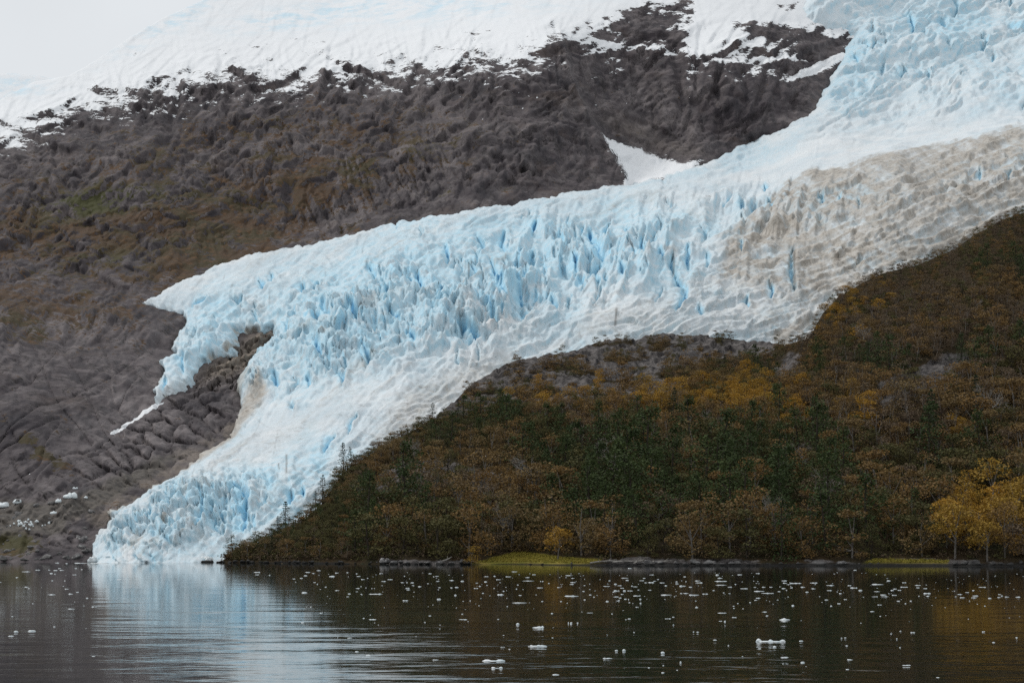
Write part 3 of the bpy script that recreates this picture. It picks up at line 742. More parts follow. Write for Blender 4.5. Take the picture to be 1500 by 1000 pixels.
    jn = jn + (pill(eD_, 2.0, .8, .07) + sst(0, .3, eD_) * (da - .4) * 1.6) * mA2
    h = h * (1 - .35 * upz) + upz * jn * 1.15
    strip = np.clip(blob(px, py, 500, 305, 110, 34, -20) + .8 * blob(px, py, 620, 250, 70, 40, -20) + .7 * blob(px, py, 420, 225, 90, 22, -28), 0, 1)
    us = (w1x * .88 - w1y * .42) / 15 + .8 * fbm(px / 70, py / 50, 3, off=280); us2 = (w1x * .9 - w1y * .4) / 6.5 + .7 * fbm(px / 40, py / 30, 3, off=281)
    h = h + strip * (15 * saw(us, .25)[0] + 6 * saw(us2, .3)[0])
    slab = sst(470, 520, py) * (1 - sst(150, 230, px)) * (1 - sst(690, 730, py))
    q1, q2, qa, qb, qx, qy_ = voro((w1x + 1.0 * w1y + 9 * fbm(px / 20, py / 20, 2, off=290)) / 50, (w1y - .55 * w1x + 7 * fbm(px / 22, py / 22, 2, off=291)) / 25)
    pil = (q2 - q1); n1_, n2_, na, nb, nx_, ny_ = voro((w1x - .3 * w1y) / 15, (w1y + .3 * w1x) / 12)
    pil2 = (n2_ - n1_)
    h = h * (1 - .55 * slab) * (1 - .35 * rib)
    h += rib * (13 * np.minimum(pil, .45) + sst(0, .25, pil) * ((qa - .4) * 9 + qx * (qb - .5) * 16 - qy_ * 6) * .6 + 2 * np.minimum(pil2, .4) - 3.5 * np.exp(-pil / .05) - 1.2 * np.exp(-pil2 / .06)) * 3.4
    h -= (slab + .4 * sst(430, 500, py)) * (10 * np.exp(-np.abs(perlin((w1x + 1.1 * w1y) / 70, (w1y - .8 * w1x) / 190)) / .03) + 8 * np.exp(-np.abs(perlin((w1x - .9 * w1y) / 60 + 7, (w1y + .7 * w1x) / 190)) / .03))
    wall = sst(-6, 6, poly_sd(px, py, [(262, 578), (285, 552), (345, 505), (400, 484), (400, 505), (350, 572), (300, 578)]))
    h += wall * 3.0 * (9 * saw((py + .38 * px) / 19 + .5 * fbm(px / 30, py / 20, 3))[0] + 5 * saw((py + .45 * px) / 7.5 + .6 * fbm(px / 20, py / 14, 3, off=4))[0] - 7 * np.exp(-np.abs(perlin(px / 20, py / 60)) / .05))
    h = h - np.median(h)
    snz = sst(-2.5, 2.5, (pl(px, SNOWLINE) - py) / 20.0) * (1 - 0.5 * sst(930, 990, px) * sst(20, 60, py))
    h = h * 0.76 * (1 - 0.82 * snz) * (1 - 0.62 * sst(-46, 4, sd) * (1 - .85 * np.clip(wall + rib, 0, 1))) * (0.55 + 0.45 * sst(828, 790, py))
    sn0 = (pl(px, SNOWLINE) - py) / 20.0
    # snow
    streak = fbm((px + py * 0.9) / 60, (py - px * 0.12) / 12, 4, 0.6, off=3) * 3.0 + fbm(px / 26, py / 12, 4, 0.6, off=19) * 1.6
    rocks = np.zeros(px.shape)
    for (cx, cy, rx, ry, ang, a) in ((395, 66, 30, 6, -12, 3.2), (450, 60, 40, 4, 3, 3.0), (600, 40, 70, 6, -5, 2.5), (700, 46, 50, 7, 5, 3), (280, 47, 14, 4, -15, 5), (200, 80, 22, 8, -20, 3), (920, 38, 60, 24, 0, 6.5), (955, 20, 40, 16, 0, 5),
                                     (1015, 12, 20, 24, 10, 6.5), (1120, 44, 62, 12, 6, 7), (1150, 12, 26, 8, 8, 5), (1170, 4, 20, 8, 0, 4), (1215, 62, 40, 16, -10, 6), (850, 90, 60, 14, 20, 3), (1160, 92, 40, 5, 0, 4)):
        rocks = rocks + a * blob(px, py, cx, cy, rx, ry, ang) * (0.75 + 0.9 * fbm(px / 16, py / 7, 3, off=250))
    snows = np.zeros(px.shape)
    for (cx, cy, rx, ry, ang, a) in ((890, 64, 26, 4, 14, 4), (1150, 88, 36, 3.5, 3, 8), (1205, 96, 36, 5, -22, 9), (1180, 110, 22, 4, -20, 8), (1225, 50, 22, 8, -15, 3.5), (960, 70, 40, 20, 0, 1.2), (1010, 100, 10, 40, 15, 1.8),
                                     (1055, 50, 40, 9, 8, 5), (1025, 40, 10, 30, -12, 4), (1090, 22, 60, 10, 0, 3)):
        snows = snows + a * blob(px, py, cx, cy, rx, ry, ang)
    P0 = W(px, py, B) + np.array([0.0, -0.97, 0.22]) * (h * pm * 0.85)[..., None]
    up0 = grid_normals(P0)[..., 2]
    for _ in range(2):
        up0[1:-1, 1:-1] = (up0[1:-1, 1:-1] * 2 + up0[:-2, 1:-1] + up0[2:, 1:-1] + up0[1:-1, :-2] + up0[1:-1, 2:]) / 6
    sn = np.clip(sn0, -6, 3.2) + streak - rocks + snows + np.clip((up0 - 0.5) * 6, -3.2, 2.0)
    dots = fbm(px / 11, py / 4.5, 3, 0.6, off=91)
    sn = np.maximum(sn, (dots - 0.50 - 0.28 * (1 - blob(px, py, 760, 130, 330, 60)) - 0.14 * sst(160, 260, py)) * 16)
    ramp_p = poly_sd(px + 5 * fbm(px / 20, py / 20, 3), py + 3 * fbm(px / 16, py / 16, 3), [(882, 201), (900, 207), (925, 214), (1000, 237), (1030, 236), (1000, 256), (935, 270), (905, 276), (918, 262), (908, 245)])
    sn = np.maximum(sn, ramp_p / 3.0)
    snow = np.clip(0.5 + sn * 0.24, 0, 1)
    snow = np.where(py > 330, 0, snow)
    # left-over snow and ice on the gravel bench at the left
    for (cx, cy, rx, ry, ang) in ((210, 604, 30, 3.2, -28), (178, 624, 20, 3, -25), (42, 692, 1, 1, 0)):
        snow = np.maximum(snow, sst(1.25, 0.8, ((px - cx) * math.cos(radians(ang)) + (py - cy) * math.sin(radians(ang))) ** 2 / rx ** 2 + (-(px - cx) * math.sin(radians(ang)) + (py - cy) * math.cos(radians(ang))) ** 2 / ry ** 2 + 0.5 * fbm(px / 8, py / 5, 3)))
    ssn = sst(0.45, 0.75, snow)
    h = h * (1 - .5 * ssn * snz) + ssn * (1.2 + 2.2 * fbm((px + .8 * py) / 46, (py - .15 * px) / 12, 4, off=7)) + sst(-20, -90, py) * 0
    icy = np.clip(blob(px, py, 640, 6, 190, 24, -4) + blob(px, py, 430, 30, 90, 14, -8) + blob(px, py, 250, 35, 90, 14, -30) + blob(px, py, 20, 130, 50, 12), 0, 1)
    h = h * (1 - under)
    # near the shore: low, flat bench
    P = W(px, py, B)
    dirv = np.stack([0 * px, -0.97 - 0 * px, 0.22 * sst(828, 775, py)], -1)
    P = P + dirv * (h * pm * 0.85 - under * 5)[..., None]
    N = grid_normals(P)
    up = N[..., 2]
    # ---- attributes
    vn = fbm(px / 60, py / 34, 4, 0.6, off=27)
    vegzone = np.clip(blob(px, py, 150, 330, 330, 75, -4) + 0.8 * blob(px, py, 520, 250, 200, 50, -15) + 0.75 * blob(px, py, 60, 460, 190, 40, 5) + 0.55 * blob(px, py, 380, 190, 260, 45, -10) + 0.6 * blob(px, py, 300, 380, 120, 40, -15), 0, 1.2)
    veg = vegzone * (0.10 + 0.62 * sst(0.35, 0.75, up) + 0.75 * vn + 0.4 * fbm(px / 16, py / 9, 3, 0.6, off=28)) + 0.22 * sst(0.0, 0.5, vn) * sst(0.6, 0.85, up) * sst(140, 220, py)
    veg = np.maximum(veg, 0.95 * blob(px, py, 20, 790, 40, 22) )
    veg = np.maximum(veg, 0.9 * blob(px, py, 50, 655, 90, 14, 35) * sst(0.0, 0.3, vn + 0.2))
    veg *= 1 - sst(0.3, 0.6, snow)
    green = np.clip(blob(px, py, 170, 285, 80, 14, -5) + blob(px, py, 110, 300, 60, 16) + 0.8 * blob(px, py, 20, 790, 60, 22) + 0.6 * blob(px, py, 180, 380, 50, 20) + 0.6 * blob(px, py, 640, 215, 60, 20) + 0.7 * blob(px, py, 640, 280, 40, 12) + 0.6 * blob(px, py, 120, 425, 14, 9), 0, 1)
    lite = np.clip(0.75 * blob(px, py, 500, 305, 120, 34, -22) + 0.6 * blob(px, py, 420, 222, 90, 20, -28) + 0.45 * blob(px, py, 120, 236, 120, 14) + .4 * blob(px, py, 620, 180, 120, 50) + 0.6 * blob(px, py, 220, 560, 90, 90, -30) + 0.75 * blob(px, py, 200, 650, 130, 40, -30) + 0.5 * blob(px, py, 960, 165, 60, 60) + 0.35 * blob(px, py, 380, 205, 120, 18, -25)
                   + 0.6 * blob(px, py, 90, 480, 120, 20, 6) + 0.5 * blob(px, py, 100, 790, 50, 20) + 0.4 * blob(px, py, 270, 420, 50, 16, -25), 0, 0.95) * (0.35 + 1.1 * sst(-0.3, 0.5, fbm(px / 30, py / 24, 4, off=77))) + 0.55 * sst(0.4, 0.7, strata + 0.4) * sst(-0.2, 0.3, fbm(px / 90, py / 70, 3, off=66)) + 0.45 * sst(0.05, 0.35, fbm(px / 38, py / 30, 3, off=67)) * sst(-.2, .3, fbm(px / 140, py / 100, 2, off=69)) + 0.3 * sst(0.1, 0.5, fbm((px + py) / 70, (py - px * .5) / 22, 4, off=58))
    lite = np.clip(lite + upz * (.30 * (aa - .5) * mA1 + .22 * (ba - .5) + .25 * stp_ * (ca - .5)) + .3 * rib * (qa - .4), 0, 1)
    tan = np.clip(blob(px, py, 345, 530, 62, 20, -28, 1.3) * 1.2 + blob(px, py, 390, 500, 20, 14) + 0.35 * blob(px, py, 955, 200, 70, 12, 20) + 0.25 * blob(px, py, 610, 75, 50, 8), 0, 1)
    dark = 0.8 * sst(-6, 6, poly_sd(px, py + 3 * fbm(px / 20, py / 20, 3), [(258, 585), (300, 576), (340, 568), (336, 590), (318, 606), (262, 602)]))
    dark = np.maximum(dark, 0.75 * blob(px, py, 118, 768, 26, 7, -12))
    dark = np.maximum(dark, 0.6 * blob(px, py, 30, 650, 90, 70) * (0.7 + .5 * fbm(px / 40, py / 50, 3)))
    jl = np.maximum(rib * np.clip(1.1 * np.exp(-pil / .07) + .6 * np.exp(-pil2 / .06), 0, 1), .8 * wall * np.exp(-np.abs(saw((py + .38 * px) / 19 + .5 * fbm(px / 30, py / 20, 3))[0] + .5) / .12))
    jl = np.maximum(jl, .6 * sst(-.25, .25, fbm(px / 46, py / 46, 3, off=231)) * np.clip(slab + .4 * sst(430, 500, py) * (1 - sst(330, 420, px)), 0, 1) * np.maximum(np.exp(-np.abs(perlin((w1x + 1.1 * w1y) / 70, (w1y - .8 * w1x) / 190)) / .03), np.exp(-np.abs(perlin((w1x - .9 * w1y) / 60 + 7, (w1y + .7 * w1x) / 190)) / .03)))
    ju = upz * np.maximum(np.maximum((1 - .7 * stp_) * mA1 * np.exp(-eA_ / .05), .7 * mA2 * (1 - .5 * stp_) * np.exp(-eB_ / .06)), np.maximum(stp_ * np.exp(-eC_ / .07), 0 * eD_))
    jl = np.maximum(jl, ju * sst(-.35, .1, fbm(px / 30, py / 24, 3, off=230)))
    dark = np.maximum(dark, .85 * jl)  # joint grooves darkened in colour: damp stains plus painted-in groove shade
    band = fbm((px + .3 * py) / 120, (py - .15 * px) / 50, 4, .55, off=180)
    dark = np.maximum(dark, 0.6 * sst(0.0, 0.35, band + .35 * blob(px, py, 140, 180, 170, 40, 4) + .3 * blob(px, py, 400, 170, 160, 30, -8) + .3 * blob(px, py, 1040, 150, 110, 60) + .25 * blob(px, py, 760, 190, 140, 50) - .2 - .5 * blob(px, py, 420, 220, 80, 26, -28)))
    tan = np.maximum(tan, 0.6 * sst(-.25, .2, fbm(px / 26, py / 18, 4, off=205)) * sst(-10, 8, poly_sd(px + 8 * fbm(px / 20, py / 20, 3), py + 6 * fbm(px / 18, py / 18, 3, off=4), [(95, 760), (125, 742), (180, 714), (262, 664), (335, 622), (365, 600), (350, 650), (250, 720), (170, 775), (120, 765)])))
    gravel = np.clip(sst(1.2, 0.7, blob(px, py, 0, 0, 1, 1) + 1.0) * 0 + 1.0 * sst(-8, 8, poly_sd(px, py + 5 * fbm(px / 30, py / 20, 3), [(-160, 735), (40, 733), (110, 732), (170, 700), (250, 665), (262, 668), (150, 740), (100, 758), (96, 778), (40, 782), (-160, 785)])), 0, 0.9)
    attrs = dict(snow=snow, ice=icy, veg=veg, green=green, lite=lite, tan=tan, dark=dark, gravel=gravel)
    # ---- foot under water, and the far flank falling away behind the skyline
    Q = P[:1].copy(); Q[..., 2] = -4.0; Q[..., 1] -= 1.0
    rows = [Q, P]; ar = {k: [v[:1], v] for k, v in attrs.items()}
    for (dy, dz) in ((60, -4), (200, -60), (500, -300), (700, -700)):
        Q = P[-1:].copy(); Q[..., 1] += dy; Q[..., 2] += dz; Q[..., 2] = np.maximum(Q[..., 2], -20)
        rows.append(Q)
        for k in ar:
            ar[k].append(attrs[k][-1:])
    P = np.concatenate(rows, 0)
    attrs = {k: np.concatenate(v, 0) for k, v in ar.items()}
    MGRID.update(px=px, py=py, P=rows[1])
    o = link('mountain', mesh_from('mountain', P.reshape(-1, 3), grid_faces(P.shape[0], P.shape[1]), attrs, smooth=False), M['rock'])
    o['kind'] = 'structure'
    return o


SKY_F = [(280, 832), (305, 826), (325, 819), (350, 806), (400, 788), (440, 764), (470, 738), (500, 694), (540, 668), (600, 634), (636, 612), (655, 597), (700, 553), (740, 534), (780, 522), (830, 515), (880, 499), (960, 490),
         (1040, 492), (1120, 500), (1150, 506), (1185, 494), (1205, 460), (1230, 434), (1290, 404), (1350, 384), (1400, 364), (1430, 342), (1470, 322), (1500, 312), (1650, 262), (2120, 170)]
FOR = tps([(280, 826, 516), (400, 825, 502), (500, 825, 490), (700, 826, 478), (800, 826, 470), (900, 827, 465), (1200, 828, 457), (1500, 828, 452), (1650, 828, 450),
           (780, 808, 494), (500, 690, 577), (400, 795, 515), (640, 612, 622), (780, 522, 692), (960, 490, 735), (1120, 500, 722), (1200, 465, 688), (1300, 402, 722), (1430, 340, 765), (1500, 312, 792), (1650, 262, 840), (2120, 829, 442), (2120, 170, 930), (2120, 520, 640),
           (700, 700, 562), (700, 600, 632), (900, 700, 548), (900, 600, 622), (1100, 700, 545), (1100, 600, 628), (1300, 700, 535), (1300, 590, 585), (1340, 520, 622), (1450, 700, 530), (1450, 500, 640), (600, 745, 528), (600, 670, 580), (500, 765, 524),
           (900, 790, 486), (1200, 790, 478), (1450, 790, 474)])


def forest_xy(px, t):
    top = pl(px, SKY_F)
    bot = 833.0
    return bot + (top - bot) * t


def forest_P(px, t):
    py = forest_xy(px, t)
    Y = FOR(px, py); pm = Y / F
    rock = forest_rock(px, py)
    h = 10 * fbm(px / 110, py / 90, 3, off=12) + 4 * fbm(px / 34, py / 30, 4, off=14)
    wx = px + 8 * fbm(px / 40, py / 40, 3)
    f1, f2, ra, rb, dx, dy = voro((wx + 0.3 * py) / 17, py / 13)
    h = h + rock * ((ra - 0.5) * 3 * sst(0, .3, f2 - f1) - 1.5 * np.exp(-(f2 - f1) / 0.1) + 4 * (ridged(wx / 30, py / 60, 4, off=3) - 0.4) + 2.5 * fbm(px / 6, py / 6, 3))
    u = (wx * .18 + py) / 11 + .9 * fbm(px / 70, py / 30, 3, off=170); h = h + rock * 9 * saw(u)[0] * sst(-.3, .2, fbm(px / 60, py / 30, 3, off=173))
    u = (wx * .9 + py * .3) / 16 + .9 * fbm(px / 40, py / 60, 3, off=171); h = h + rock * 5 * saw(u)[0]
    low = sst(0.0, 0.06, t)
    P = W(px, py, Y) + np.array([0.0, -0.75, 0.66]) * (h * pm * low * 0.85)[..., None]
    return P, py


def forest_rock(px, py):
    r = 1.0 * sst(-12, 12, poly_sd(px + 10 * fbm(px / 40, py / 40, 3), py + 8 * fbm(px / 40, py / 40, 3, off=5), [(630, 616), (660, 585), (700, 540), (790, 505), (880, 485), (1140, 485), (1130, 520), (1040, 530), (960, 545), (1010, 560), (1000, 580), (860, 590), (760, 592), (700, 600)])) * (1 - .85 * sst(.02, .3, fbm((px + .4 * py) / 70, py / 16, 4, .6, off=201)))
    r = np.maximum(r, 0.95 * sst(-8, 8, poly_sd(px + 8 * fbm(px / 26, py / 26, 3), py, [(1262, 590), (1290, 560), (1340, 540), (1375, 520), (1420, 512), (1425, 545), (1380, 575), (1330, 585), (1290, 600)])))
    r = np.maximum(r, 0.85 * sst(-10, 10, poly_sd(px + 10 * fbm(px / 26, py / 26, 3), py + 8 * fbm(px / 26, py / 26, 3), [(530, 740), (548, 700), (590, 678), (650, 668), (710, 690), (745, 690), (735, 705), (680, 735), (640, 715), (580, 735)])))
    r = np.maximum(r, 0.7 * sst(-6, 8, poly_sd(px, py + 5 * fbm(px / 20, py / 20, 3), [(1120, 545), (1160, 510), (1180, 520), (1160, 560)])))
    r = np.maximum(r, 0.85 * sst(815, 820, py) * (.25 + .75 * np.clip(sst(545, 570, px) * sst(700, 680, px) + sst(880, 900, px) * sst(1120, 1090, px) + .35 * sst(1175, 1190, px), 0, 1)) * (1 - sst(-14, 14, poly_sd(px, py, [(690, 835), (715, 812), (780, 800), (880, 815), (885, 835)]))))
    return r


def forest_grass(px, py):
    g = sst(-4, 4, poly_sd(px + 4 * fbm(px / 12, py / 12, 2), py, [(690, 825), (720, 815), (760, 806), (820, 812), (880, 820), (872, 826), (720, 827)]))
    g = np.maximum(g, sst(-2, 2, poly_sd(px, py, [(1262, 826), (1280, 820), (1390, 820), (1388, 826)])))
    return g


def build_forest_hill():
    xs = np.concatenate([np.arange(280, 1650, 2.5), np.arange(1650, 2121, 6.0)])
    t = np.linspace(0, 1, 190)
    px, T = np.meshgrid(xs, t)
    P, py = forest_P(px, T)
    attrs = dict(rock=forest_rock(px, py), grass=forest_grass(px, py), wet=sst(822.5, 826, py) * 0.9)
    rows = [P]; ar = {k: [v] for k, v in attrs.items()}
    for (dy, dz) in ((14, -3), (40, -22), (80, -70), (120, -260)):
        Q = P[-1:].copy(); Q[..., 1] += dy; Q[..., 2] = np.maximum(Q[..., 2] + dz, -12)
        rows.append(Q)
        for k in ar:
            ar[k].append(attrs[k][-1:])
    P = np.concatenate(rows, 0); attrs = {k: np.concatenate(v, 0) for k, v in ar.items()}
    o = link('wooded_hill', mesh_from('wooded_hill', P.reshape(-1, 3), grid_faces(P.shape[0], P.shape[1]), attrs), M['floor'])
    o['kind'] = 'structure'
    return o


def build_far_ridge():
    xs = np.arange(-260, 700, 6.0)
    top = pl(xs, [(-260, 100), (0, 108), (45, 110), (80, 116), (140, 100), (300, 60), (700, 0)])
    t = np.linspace(0, 1, 60)
    px, T = np.meshgrid(xs, t)
    py = 330 + (top[None] - 330) * T
    Y = 2300 + 500 * T
    h = 5 * fbm(px / 50, py / 20, 4) + 3 * ridged(px / 26, py / 18, 3)
    P = W(px, py, Y) + np.array([0, -0.7, 0.7]) * (h * Y / F * 0.6)[..., None]
    rows = [P]
    for (dy, dz) in ((80, -5), (400, -200), (600, -700)):
        Q = P[-1:].copy(); Q[..., 1] += dy; Q[..., 2] = np.maximum(Q[..., 2] + dz, -20); rows.append(Q)
    P = np.concatenate(rows, 0)
    n = P.shape[0] * P.shape[1]
    z = np.zeros(n)
    o = link('far_snow_ridge', mesh_from('far_snow_ridge', P.reshape(-1, 3), grid_faces(P.shape[0], P.shape[1]), dict(snow=z + 1, ice=z + 0.7)), M['rock'])
    o['kind'] = 'structure'


def build_water():
    v = [(-1500, -300, 0), (1500, -300, 0), (1500, 1100, 0), (-1500, 1100, 0)]
    o = link('water', mesh_from('water', v, [(0, 1, 2, 3)], smooth=False), M['water'])
    o['kind'] = 'structure'


#@@TREES@@
# ------------------------------------------------------------------ vegetation
def tube(pts, rad, n=5):
    """tapered tube through pts; returns verts, quads"""
    pts = np.array(pts, float); V = []; Fc = []
    for i, p in enumerate(pts):
        d = pts[min(i + 1, len(pts) - 1)] - pts[max(i - 1, 0)]; d /= np.linalg.norm(d) + 1e-9
        a = np.cross(d, [0.3, 0.9, 0.1]); a /= np.linalg.norm(a) + 1e-9; b = np.cross(d, a)
        for k in range(n):
            th = 2 * np.pi * k / n
            V.append(p + rad[i] * (a * math.cos(th) + b * math.sin(th)))
    for i in range(len(pts) - 1):
        for k in range(n):
            Fc.append((i * n + k, i * n + (k + 1) % n, (i + 1) * n + (k + 1) % n, (i + 1) * n + k))
    return np.array(V), np.array(Fc)


def join(parts):
    V = []; Fc = []; o = 0
    for v, f in parts:
        V.append(v); Fc.append(f + o); o += len(v)
    return np.concatenate(V), np.concatenate(Fc)


def leaf_quads(cen, size, r, flat=0.0):
    n = len(cen)
    a = r.normal(size=(n, 3)); b = r.normal(size=(n, 3))
    if flat:
        a[:, 2] *= (1 - flat); b[:, 2] *= (1 - flat)
    a /= np.linalg.norm(a, axis=1, keepdims=True); b -= a * (a * b).sum(1, keepdims=True); b /= np.linalg.norm(b, axis=1, keepdims=True)
    s = np.asarray(size).reshape(-1, 1) * 0.5
    asp = r.uniform(0.45, 1.0, (n, 1))
    q = np.stack([cen - a * s, cen + b * s * asp, cen + a * s, cen - b * s * asp], 1).reshape(-1, 3)
    return q, np.arange(4 * n).reshape(n, 4), np.repeat(r.uniform(0, 1, n), 4)


def crown_lobes(r, H, n, leaf, lobes, base, width, flat=0.3, squash=0.6, hollow=0.45):
    """clumps spread through the crown's volume"""
    cs = []
    for k in range(lobes):
        z = base + (1 - base) * r.uniform(0.02, 0.92)
        env = math.sin(min(1.0, (z - base) / (1 - base) * 0.8 + 0.2) * math.pi) ** 0.5
        a = r.uniform(0, 2 * np.pi); q = width * env * math.sqrt(r.uniform(0.05, 1.0)) * 0.75
        cs.append((q * math.cos(a), q * math.sin(a), z, r.uniform(0.11, 0.22)))
    out = []
    for i in range(n):
        c = cs[r.integers(len(cs))]
        d = r.normal(size=3); d /= np.linalg.norm(d); rr = c[3] * (hollow + (1 - hollow) * r.uniform() ** 0.5)
        out.append((c[0] + d[0] * rr, c[1] + d[1] * rr, c[2] + d[2] * rr * squash))
    cen = np.array(out) * H
    return cen, leaf * r.uniform(0.6, 1.3, n), flat, cs


def proto_beech(seed, n=1150, leaf=0.44):
    r = np.random.default_rng(seed); H = 10.0
    cen, sz, fl, cs = crown_lobes(r, H, n, leaf, int(r.integers(15, 20)), 0.04, 0.5)
    cr = leaf_quads(cen, sz, r, fl)
    parts = [tube([(0, 0, -0.8), (0.1, 0, 2), (r.normal() * .3, r.normal() * .3, 5.4), (r.normal() * .5, r.normal() * .5, 8.6)], [.2, .16, .11, .04])]
    for c in cs[:7]:
        z0 = max(1.6, c[2] * H * 0.55)
        parts.append(tube([(0, 0, z0), (c[0] * H * .5, c[1] * H * .5, z0 + (c[2] * H - z0) * .55), (c[0] * H, c[1] * H, c[2] * H + .5)], [.10, .07, .03], 4))
    return H, cr, join(parts)


def proto_ever(seed, n=1100, leaf=0.5):
    r = np.random.default_rng(seed); H = 14.0
    cen = []; cs = []
    for k in range(15):
        z = 0.06 + 0.92 * (k + r.uniform(0, .6)) / 15
        w = 0.36 * (1 - ((z - 0.36) / 0.66) ** 2) * r.uniform(0.7, 1.1) + 0.03
        a = r.uniform(0, 2 * np.pi); q = w * r.uniform(0.1, 0.75)
        cs.append((q * math.cos(a), q * math.sin(a), z, max(0.07, w * 0.62)))
    for i in range(n):
        c = cs[r.integers(len(cs))]; a = r.uniform(0, 2 * np.pi); q = c[3] * math.sqrt(r.uniform(0.05, 1))
        cen.append((c[0] + q * math.cos(a), c[1] + q * math.sin(a), c[2] + 0.05 * r.normal() * 0.7 - 0.12 * q))
    cen = np.array(cen) * H
    cr = leaf_quads(cen, leaf * r.uniform(0.6, 1.35, n), r, 0.45)
    parts = [tube([(0, 0, -0.8), (0, .1, 4), (r.normal() * .2, r.normal() * .2, 9), (0, 0, 13.4)], [.28, .22, .14, .04])]
    for c in cs[::2]:
        parts.append(tube([(0, 0, c[2] * H - 1.2), (c[0] * H, c[1] * H, c[2] * H)], [.09, .04], 4))
    return H, cr, join(parts)


def proto_fir(seed, n=640, leaf=0.42):
    r = np.random.default_rng(seed); H = 12.0
    cen = []; tiers = 15
    for i in range(n):
        k = r.integers(tiers); z = 0.10 + 0.88 * (k + 0.5) / tiers
        w = 0.235 * (1 - z) ** 0.75 * (1 + 0.35 * math.sin(k * 2.4 + seed)) + 0.012
        br = r.integers(7); a = br * 0.9 + k * 1.7 + r.normal() * .14; q = w * math.sqrt(r.uniform(0.03, 1))
        cen.append((q * math.cos(a), q * math.sin(a), z - 0.24 * q + 0.008 * r.normal()))
    cen = np.array(cen) * H
    cr = leaf_quads(cen, leaf * r.uniform(0.6, 1.3, n), r, 0.35)
    parts = [tube([(0, 0, -0.8), (0, 0, 5), (0.1, 0, 11.8)], [.2, .13, .02])]
    for k in range(10):
        z = 1.5 + k * .95; a = k * 2.4
        parts.append(tube([(0, 0, z), (1.6 * math.cos(a) * (1 - z / 13), 1.6 * math.sin(a) * (1 - z / 13), z - .3)], [.05, .02], 4))
    return H, cr, join(parts)


def proto_bare(seed):
    r = np.random.default_rng(seed); H = 10.0
    tr = [tube([(0, 0, -0.8), (.15 * r.normal(), .1, 3), (.4 * r.normal(), .3 * r.normal(), 6.5)], [.17, .13, .08])]
    tw = []; lv = []

    def grow(p, d, L, rad, lev):
        q = p + d * L * .5 + r.normal(size=3) * L * .07; e = q + (d + r.normal(size=3) * .25) * L * .5
        (tr if lev < 1 else tw).append(tube([p, q, e], [rad, rad * .75, rad * .5], 4))
        if lev < 3:
            for k in range(4 if lev else 3):
                s = r.uniform(0.35, 1.0); b = p + (e - p) * s
                dd = d * .7 + r.normal(size=3) * .62 + np.array([0, 0, .22]); dd /= np.linalg.norm(dd)
                grow(b, dd, L * r.uniform(.5, .72), rad * .58, lev + 1)
        else:
            lv.append(e)
    for k in range(6):
        a = k * 1.1 + r.uniform(0, .5); z = 2.2 + k * .75
        grow(np.array([0, 0, z]), np.array([.75 * math.cos(a), .75 * math.sin(a), .75]), 3.0, .085, 0)
    lv = np.array(lv); lv = lv[r.permutation(len(lv))[:150]]
    q = leaf_quads(lv + r.normal(size=lv.shape) * .12, .26 * r.uniform(.6, 1.3, len(lv)), r)
    tv, tf = join(tw)
    return H, (np.concatenate([tv, q[0]]), np.concatenate([tf, q[1] + len(tv)]), np.concatenate([np.full(len(tv), .5), q[2]]), len(tf)), join(tr)


KINDS = {   # name: (prototype maker, how many prototypes, crown material, bark, category)
    'autumn_beech_tree': (proto_beech, 4, 'beech', 'bark'), 'russet_beech_tree': (proto_beech, 4, 'brown', 'bark'),
    'golden_beech_tree': (proto_beech, 3, 'gold', 'bark'), 'olive_beech_tree': (proto_beech, 4, 'olive', 'dark_bark'),
    'evergreen_tree': (proto_ever, 4, 'ever', 'dark_bark'), 'conifer_tree': (proto_fir, 3, 'fir', 'dark_bark'), 'bare_tree': (proto_bare, 4, 'brown', 'pale_bark')}
PROTO = {}


def make_protos():
    sd = 100
    for k, (fn, n, cm, bk) in KINDS.items():
        PROTO[k] = []
        for i in range(n):
            sd += 1
            H, cr, tr = fn(sd)
            mc = mesh_from('crown', cr[0], cr[1], dict(rnd=cr[2], tree=np.zeros(len(cr[0]))), smooth=False)
            mt = mesh_from('trunk', tr[0], tr[1])
            if k == 'bare_tree':
                mc.materials.append(M[bk]); mc.materials.append(M[cm])
                mi = np.zeros(len(cr[1]), np.int32); mi[cr[3]:] = 1; mc.polygons.foreach_set('material_index', mi)
            else:
                mc.materials.append(M[cm])
            mt.materials.append(M[bk])
            PROTO[k].append((H, mc, mt, cr, tr))


def plant(kind, p, height, label, group=None, wid=1.0, v=None, name=None, cat='tree'):
    H, mc, mt, cr, tr = PROTO[kind][v if v is not None else int(rng.integers(len(PROTO[kind])))]
    s = height / H
    e = bpy.data.objects.new(name or kind, None); C.objects.link(e)
    e.empty_display_size = 0.3
    e.location = p; e.rotation_euler = (rng.normal() * .05, rng.normal() * .05, rng.uniform(0, 6.28)); e.scale = (s * wid, s * wid, s)
    e['label'] = label; e['category'] = cat
    if group:
        e['group'] = group
    for nm, me in (('trunk', mt), ('crown', mc)):
        o = bpy.data.objects.new(nm, me); C.objects.link(o); o.parent = e
    return e


